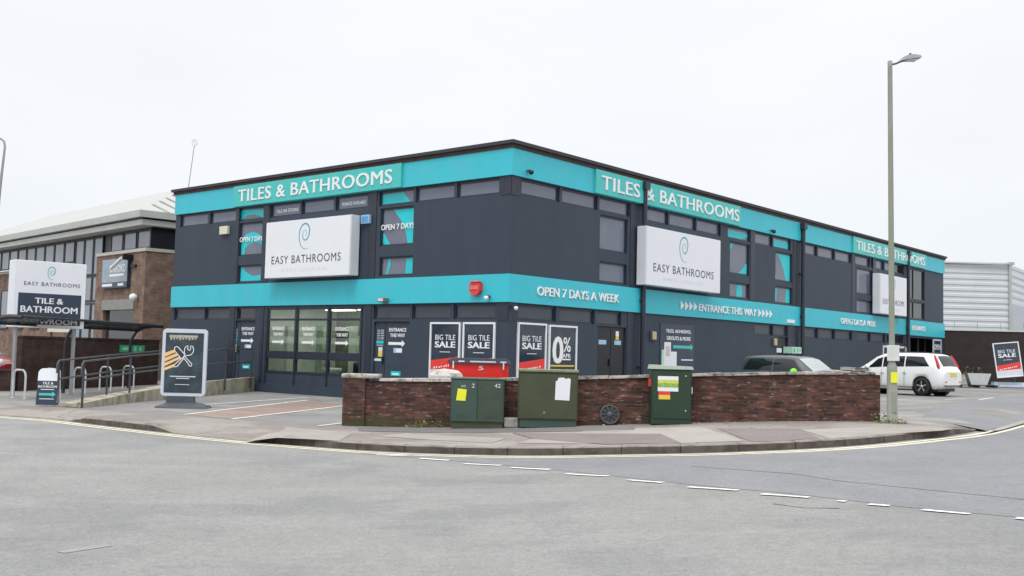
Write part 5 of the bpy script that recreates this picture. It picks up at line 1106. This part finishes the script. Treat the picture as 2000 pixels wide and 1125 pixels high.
t = tag(MB().prism([(-.5, 0), (.1, 0), (.0, .5), (-.35, .62)], 0, .05).build('grey_slab', m_conc), 'broken grey slab leaning beside the white planter', 'slab'); t.matrix_world = at(23.2, 52.5, .53, 0) @ Matrix.Rotation(rad(-12), 4, 'X')

# ------------------------------------------------------------------ cars
m_tyre = mat('tyre rubber', (.018, .018, .019, 1), .8, .15, 8); m_cgl = mat('car glass', (.008, .013, .014, 1), .06, .2, 1, spec=.45); m_cgl2 = mat('windscreen with painted reflection', (.30, .35, .35, 1), .06, .2, 1.5, spec=1.0)  # windscreen: pale base colour paints in the reflected sky
m_trim = mat('black car trim', (.015, .015, .017, 1), .5, .2, 5); m_tail = mat('red tail lamp', (.50, .02, .03, 1), .2, .1, 6); m_alloy = mat('silver alloy', (.5, .5, .52, 1), .3, .1, 5, metal=.7); m_head = mat('clear headlamp', (.62, .66, .68, 1), .1, .1, 5)
def carpaint(name, c, c2=None):
    M = mat(name, c, .28, .03, 1.5, spec=.5); M.node_tree.nodes['Principled BSDF'].inputs['Coat Weight'].default_value = .6; M.node_tree.nodes['Principled BSDF'].inputs['Coat Roughness'].default_value = .05; return M
def interp(x, T):
    if x <= T[0][0]: return T[0][1:]
    for a, b in zip(T, T[1:]):
        if x <= b[0]:
            t = (x - a[0]) / (b[0] - a[0]); t = t * t * (3 - 2 * t) if False else t
            return tuple(a[k] + (b[k] - a[k]) * t for k in range(1, len(a)))
    return T[-1][1:]
def car(name, label, M, T, paint, roofp, wheels, wr, side, front, rear, wheelm=None, extras=None, pillars=(), trackw=None):
    """T: stations (x, z_bottom, z_belt, z_top, half_width, half_roof); the car points along +x.
    side / front / rear: glass areas (x0, x1, f0, f1) between belt (0) and roof edge (1)"""
    t = thing(name, label, 'car', M)
    X0, X1 = T[0][0], T[-1][0]; N = 84; xs = [X0 + (X1 - X0) * i / N for i in range(N + 1)]
    # smooth the tables
    def st(x):
        acc = [0] * 5; w = 0
        for d, k in ((-.07, 1), (-.035, 2), (0, 3), (.035, 2), (.07, 1)):
            v = interp(min(X1, max(X0, x + d)), T); acc = [a + k * b for a, b in zip(acc, v)]; w += k
        return [a / w for a in acc]
    def section(x, off=0.0):
        zb, zl, zt, hw, hr = st(x); hw += off; P = []
        P += [(0, zb), (hw * .82, zb), (hw * .94, zb + .05), (hw * .985, zb + .18)]
        P += [(hw * 1.0, zb + (zl - zb) * .5), (hw * .985, zb + (zl - zb) * .8), (hw * .955, zl)]
        a = (hw * .955, zl); b = (hr, zt - .055)
        for k in (.12, .3, .5, .7, .88, 1.0): P.append((a[0] + (b[0] - a[0]) * k + .025 * sin(pi * k) * min(1, (zt - zl) / .4), a[1] + (b[1] - a[1]) * k))
        P += [(hr * .93, zt - .015), (hr * .6, zt + .005), (0, zt + .012)]
        return P
    def inarch(x, z):
        return any((x - wx) ** 2 + (z - wr) ** 2 < (wr * 1.13) ** 2 for wx in wheels) and z < wr * 2.2
    secs = [section(x) for x in xs]; K = len(secs[0]); vs = []; q = MB()
    for x, s in zip(xs, secs): vs += [Vector((x, -y, z)) for y, z in s] + [Vector((x, y, z)) for y, z in s]
    # arch cut: pull side vertices of the sill zone up onto the arch circle
    for v in vs:
        for wx in wheels:
            dx, dz = v.x - wx, v.z - wr; r = math.hypot(dx, dz); Ra = wr * 1.14
            if r < Ra and abs(dx) < Ra: v.z = wr + math.sqrt(max(0, Ra * Ra - dx * dx))
    fs = []; W_ = 2 * K
    for i in range(N):
        for k in range(K - 1):
            a = i * W_ + k; b = (i + 1) * W_ + k; fs.append((a, a + 1, b + 1, b)[::-1]); a += K; b += K; fs.append((a, a + 1, b + 1, b))
    q.add(vs, fs, 0, True)
    for i, rev in ((0, False), (N, True)):
        idx = [i * W_ + k for k in range(K)] + [i * W_ + K + k for k in range(K - 2, 0, -1)]; q.add([vs[j] for j in idx], [tuple(range(len(idx)))], 0)
    for j, f in enumerate(q.f[:len(fs)]):
        c = sum((q.v[i] for i in f), Vector()) / 4; zl = st(c.x)[1]
        if roofp is not None and c.z > zl + .02 and st(c.x)[2] - zl > .12: q.m[j] = 1
    q.build('body', [paint, roofp or paint], t)
    # underbody and dark arches
    q = MB(); q.box(X0 + .25, X1 - .25, -T[len(T) // 2][4] * .78, T[len(T) // 2][4] * .78, .16, .5); q.build('underbody', m_trim, t)
    def patch(x0, x1, f0, f1, both=True, n=10, nf=5, nm='side_window', mm=m_cgl):
        for sg in ((-1, 1) if both else (1,)):
            g = MB(); vv = []
            for i in range(n + 1):
                for j in range(nf + 1):
                    fj = j / nf
                    xa = (x0[0] + (x0[1] - x0[0]) * fj) if isinstance(x0, tuple) else x0; xb = (x1[0] + (x1[1] - x1[0]) * fj) if isinstance(x1, tuple) else x1
                    x = xa + (xb - xa) * i / n; zb, zl, zt, hw, hr = st(x); k = f0 + (f1 - f0) * fj; a = (hw * .955, zl); b = (hr, zt - .055)
                    y = a[0] + (b[0] - a[0]) * k + .025 * sin(pi * k) * min(1, (zt - zl) / .4) + .006; vv.append(Vector((x, sg * y, a[1] + (b[1] - a[1]) * k)))
            g.add(vv, [(i * (nf + 1) + j, (i + 1) * (nf + 1) + j, (i + 1) * (nf + 1) + j + 1, i * (nf + 1) + j + 1) for i in range(n) for j in range(nf)], 0, True); g.build(nm, mm, t)
    for s in side: patch(*s)
    def screen(xa, xb, yk0, nm, mm, n=8):
        g = MB(); vv = []
        for i in range(n + 1):
            x = xa + (xb - xa) * i / n; zb, zl, zt, hw, hr = st(x); w = hr * yk0; nx = .012 if xb > xa else -.012
            for j in range(9): f = -1 + 2 * j / 8; vv.append(Vector((x + (.012 if xa > 0 or xb > 0 else -.012), f * w, zt + .018 - .03 * f * f)))
        g.add(vv, [(i * 9 + j, (i + 1) * 9 + j, (i + 1) * 9 + j + 1, i * 9 + j + 1) for i in range(n) for j in range(8)], 0, True); g.build(nm, mm, t)
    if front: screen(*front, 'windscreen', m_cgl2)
    if rear: screen(*rear, 'rear_window', m_cgl if not extras or 'rearglass' not in extras else extras['rearglass'])
    hwm = T[len(T) // 2][4]
    for wx in wheels:
        for sg in (-1, 1):
            g = MB(); y = sg * (hwm - .10); prof = [(wr * .62, -.09), (wr * .9, -.10), (wr * .985, -.07), (wr, 0), (wr * .985, .07), (wr * .9, .10), (wr * .62, .09)]
            g.lathe(prof, c=(wx, y, wr), axis='y', seg=28); tw = g.build('wheel', m_tyre, t)
            g = MB(); yo = y + sg * .085; g.lathe([(wr * .64, .02 * sg), (wr * .60, -.0), (wr * .56, -.03 * sg)], c=(wx, yo, wr), axis='y', seg=28, m=1); g.lathe([(0, -.05 * sg), (wr * .6, -.05 * sg)], c=(wx, yo, wr), axis='y', seg=28, m=1); g.lathe([(0, .01 * sg), (wr * .13, .01 * sg), (wr * .16, -.02 * sg)], c=(wx, yo, wr), axis='y', seg=14, m=0)
            for k in range(5):
                a = 2 * pi * k / 5 + .3; p = lambda r, d: Vector((wx + r * cos(a + d), yo, wr + r * sin(a + d)))
                g.add([p(wr * .12, -.6), p(wr * .12, .6), p(wr * .6, .13), p(wr * .6, -.13)], [(0, 1, 2, 3)], 0)
            g.build('rim', [m_alloy if not wheelm else wheelm, m_trim], tw)
            g = MB(); g.lathe([(0, 0), (wr * 1.13, 0)], c=(wx, sg * (hwm - .30), wr), axis='y', seg=24); g.lathe([(wr * 1.13, 0), (wr * 1.13, sg * .275)], c=(wx, sg * (hwm - .30), wr), axis='y', seg=24)
            g.build('wheel_arch', m_trim, t)
    return t, st
# white family car
JW = carpaint('white car paint', (.78, .79, .79, 1))
T1 = [(-2.06, .42, .80, .84, .66, .60), (-2.02, .34, .92, .98, .76, .64), (-1.90, .27, 1.0, 1.14, .82, .64), (-1.72, .23, 1.02, 1.44, .845, .62), (-1.55, .22, 1.01, 1.52, .85, .62), (-1.0, .2, .99, 1.555, .85, .64), (-.2, .2, .96, 1.565, .85, .645), (.4, .2, .94, 1.52, .85, .63), (.75, .2, .93, 1.40, .85, .62), (1.25, .22, .93, 1.08, .84, .66), (1.45, .22, .90, .97, .83, .68), (1.85, .25, .78, .85, .78, .62), (2.02, .3, .62, .70, .66, .52), (2.06, .38, .55, .6, .58, .45)]
D = 38.4; rd = ray(1762, 740); px_ = rd * (D / rd.y); cc = Vector((px_.x, px_.y, 0)); rv = Vector((cc.x, cc.y, 0)).normalized(); pv = Vector((-rv.y, rv.x, 0)); hd = pv * cos(rad(27)) + rv * sin(rad(27))
car1, st1 = car('parked_car', 'white family car parked at the right, seen from its rear left corner', Matrix.Translation((cc.x, cc.y, .415)) @ Matrix.Rotation(math.atan2(hd.y, hd.x), 4, 'Z') @ Matrix.Diagonal((.93, .97, .98, 1)), T1, JW, None, (-1.22, 1.22), .335,
   [((-1.52, -1.25), (-.55, -.55), .14, .86), ((-.50, -.50), (.38, .38), .14, .86), ((.43, .43), (1.12, .66), .14, .86)], (1.28, .70, .93), (-1.94, -1.68, .86), wheelm=m_alloy)
q = MB()
for sg in (-1, 1):
    P = [(-1.64, 1.50), (-1.56, 1.48), (-1.72, 1.20), (-1.80, 1.02), (-1.92, 1.02), (-1.83, 1.25)]
    q.add([Vector((x, sg * (.655 + (1.5 - z) * .33), z)) for x, z in P], [tuple(range(6)) if sg < 0 else tuple(range(5, -1, -1))])
    q.add([Vector((x, sg * (.655 + (1.5 - z) * .33), z)) for x, z in ((-1.64, 1.50), (-1.83, 1.25), (-1.92, 1.02))] + [Vector((x - .06, sg * (.60 + (1.5 - z) * .22), z)) for x, z in ((-1.64, 1.50), (-1.83, 1.25), (-1.92, 1.02))], [(0, 1, 4, 3), (1, 2, 5, 4)])
for k, sg in enumerate((-1, 1)):
    qq = MB(); qq.tube([(-1.66, sg * .665, 1.49), (-1.76, sg * .70, 1.30), (-1.86, sg * .76, 1.08), (-1.90, sg * .79, 1.0)], [.03, .05, .06, .03], seg=10); qq.build('tail_lamp', m_tail, car1)
qq = MB(); qq.box(-2.085, -2.06, -.26, .26, .74, .85); qq.build('number_plate', m_yel, car1)
qq = MB(); qq.box(-2.09, -2.0, -.62, .62, .36, .40); qq.box(-1.98, -1.96, -.3, .3, 1.0, 1.03); qq.build('bumper_trim', m_trim, car1)
for sg in (-1, 1):
    qq = MB(); qq.box(-2.075, -2.04, sg * .50, sg * .62, .50, .54); qq.build('reflector', m_tail, car1)
    qq = MB(); qq.lathe([(0, -.09), (.08, -.06), (.1, 0), (.08, .06), (0, .09)], c=(.98, sg * .93, 1.0), axis='y', seg=12); qq.build('wing_mirror', JW, car1)
    qq = MB(); qq.box(-.62, -.46, sg * .852, sg * .875, .82, .85); qq.box(.3, .46, sg * .852, sg * .875, .80, .83); qq.build('door_handle', JW, car1)
    qq = MB()
    for x in (-.53, .42, 1.18): qq.tube([(x, sg * .858, .32), (x, sg * .862, .62), (x - .01, sg * .845, .92)], .006, seg=4)
    qq.tube([(-.88, sg * .855, .30), (.9, sg * .855, .30)], .012, seg=4); qq.build('door_seam', m_trim, car1)
    qq = MB(); qq.tube([(-1.3, sg * .60, 1.575), (.3, sg * .60, 1.575)], .018, seg=6); qq.build('roof_rail', m_trim, car1)
# dark grey small hatchback
T2 = [(-1.80, .40, .72, .76, .62, .54), (-1.76, .3, .84, .90, .74, .60), (-1.68, .24, .90, 1.05, .79, .60), (-1.5, .22, .91, 1.30, .81, .60), (-1.35, .2, .91, 1.36, .82, .61), (-.8, .18, .905, 1.385, .83, .62), (0, .18, .90, 1.385, .83, .62), (.3, .18, .895, 1.36, .83, .61), (.42, .18, .89, 1.30, .83, .61), (.88, .2, .88, .98, .82, .66), (1.0, .2, .87, .92, .82, .68), (1.5, .22, .78, .83, .79, .62), (1.72, .26, .66, .72, .72, .55), (1.80, .34, .5, .56, .6, .45)]
MG = carpaint('blue grey car paint', (.05, .06, .072, 1)); MR2 = carpaint('dark roof paint', (.03, .034, .042, 1))
D = 30.0; rd = ray(1556, 760); px_ = rd * (D / rd.y); cc = Vector((px_.x, px_.y, 0)); rv = Vector((cc.x, cc.y, 0)).normalized(); pv = Vector((rv.y, -rv.x, 0)); hd = pv * cos(rad(30)) - rv * sin(rad(30))
car2, st2 = car('parked_car', 'dark roofed grey hatchback with bright green door mirrors behind the brick wall', Matrix.Translation((cc.x, cc.y, .33)) @ Matrix.Rotation(math.atan2(hd.y, hd.x), 4, 'Z') @ Matrix.Diagonal((.94, .97, .99, 1)), T2, MG, MR2, (-1.15, 1.2), .30,
   [((-1.42, -1.25), (-.42, -.42), .10, .90), ((-.36, -.36), (.74, .30), .10, .90)], (.92, .40, .93), (-1.70, -1.46, .9))
m_lime = mat('lime mirror cap', (.16, .72, .01, 1), .3, .05, 4)
for sg in (-1, 1):
    qq = MB(); qq.lathe([(0, -.13), (.06, -.11), (.095, -.03), (.095, .05), (.06, .12), (0, .13)], c=(.46, sg * .96, .93), axis='y', seg=14); qq.build('wing_mirror', m_lime, car2)
    qq = MB(); qq.lathe([(0, .04), (.11, .03), (.13, 0), (.0, -.02)], c=(1.62, sg * .55, .72), axis='x', seg=16); qq.build('headlamp', m_head, car2)
qq = MB(); qq.tube([(.98, -.5, .93), (.80, .05, 1.03)], .012, seg=5); qq.tube([(.98, .1, .93), (.80, .6, 1.03)], .012, seg=5); qq.build('wiper', m_trim, car2)
# red car at the left edge
T3 = [(-2.0, .4, .75, .8, .68, .55), (-1.9, .3, .9, .98, .78, .6), (-1.6, .22, .93, 1.15, .83, .6), (-1.1, .2, .92, 1.38, .85, .6), (-.2, .2, .90, 1.42, .85, .62), (.3, .2, .88, 1.36, .85, .62), (.95, .2, .86, .98, .84, .68), (1.2, .2, .84, .90, .83, .68), (1.8, .24, .70, .76, .76, .62), (1.98, .3, .58, .62, .64, .5)]
MRD = carpaint('dark red car paint', (.22, .012, .018, 1))
car3, st3 = car('parked_car', 'dark red car at the left edge, parked below the brick office', at(-20.2, 38.5, .08, rad(-14)), T3, MRD, None, (-1.3, 1.3), .31, [((-1.3, -1.0), (-.35, -.35), .12, .88), ((-.3, -.3), (.85, .4), .12, .88)], (1.0, .42, .93), (-1.7, -1.2, .9))
for sg in (-1, 1):
    qq = MB(); qq.lathe([(0, .05), (.12, .04), (.15, 0), (0, -.02)], c=(1.86, sg * .5, .66), axis='x', seg=14); qq.build('headlamp', m_head, car3)
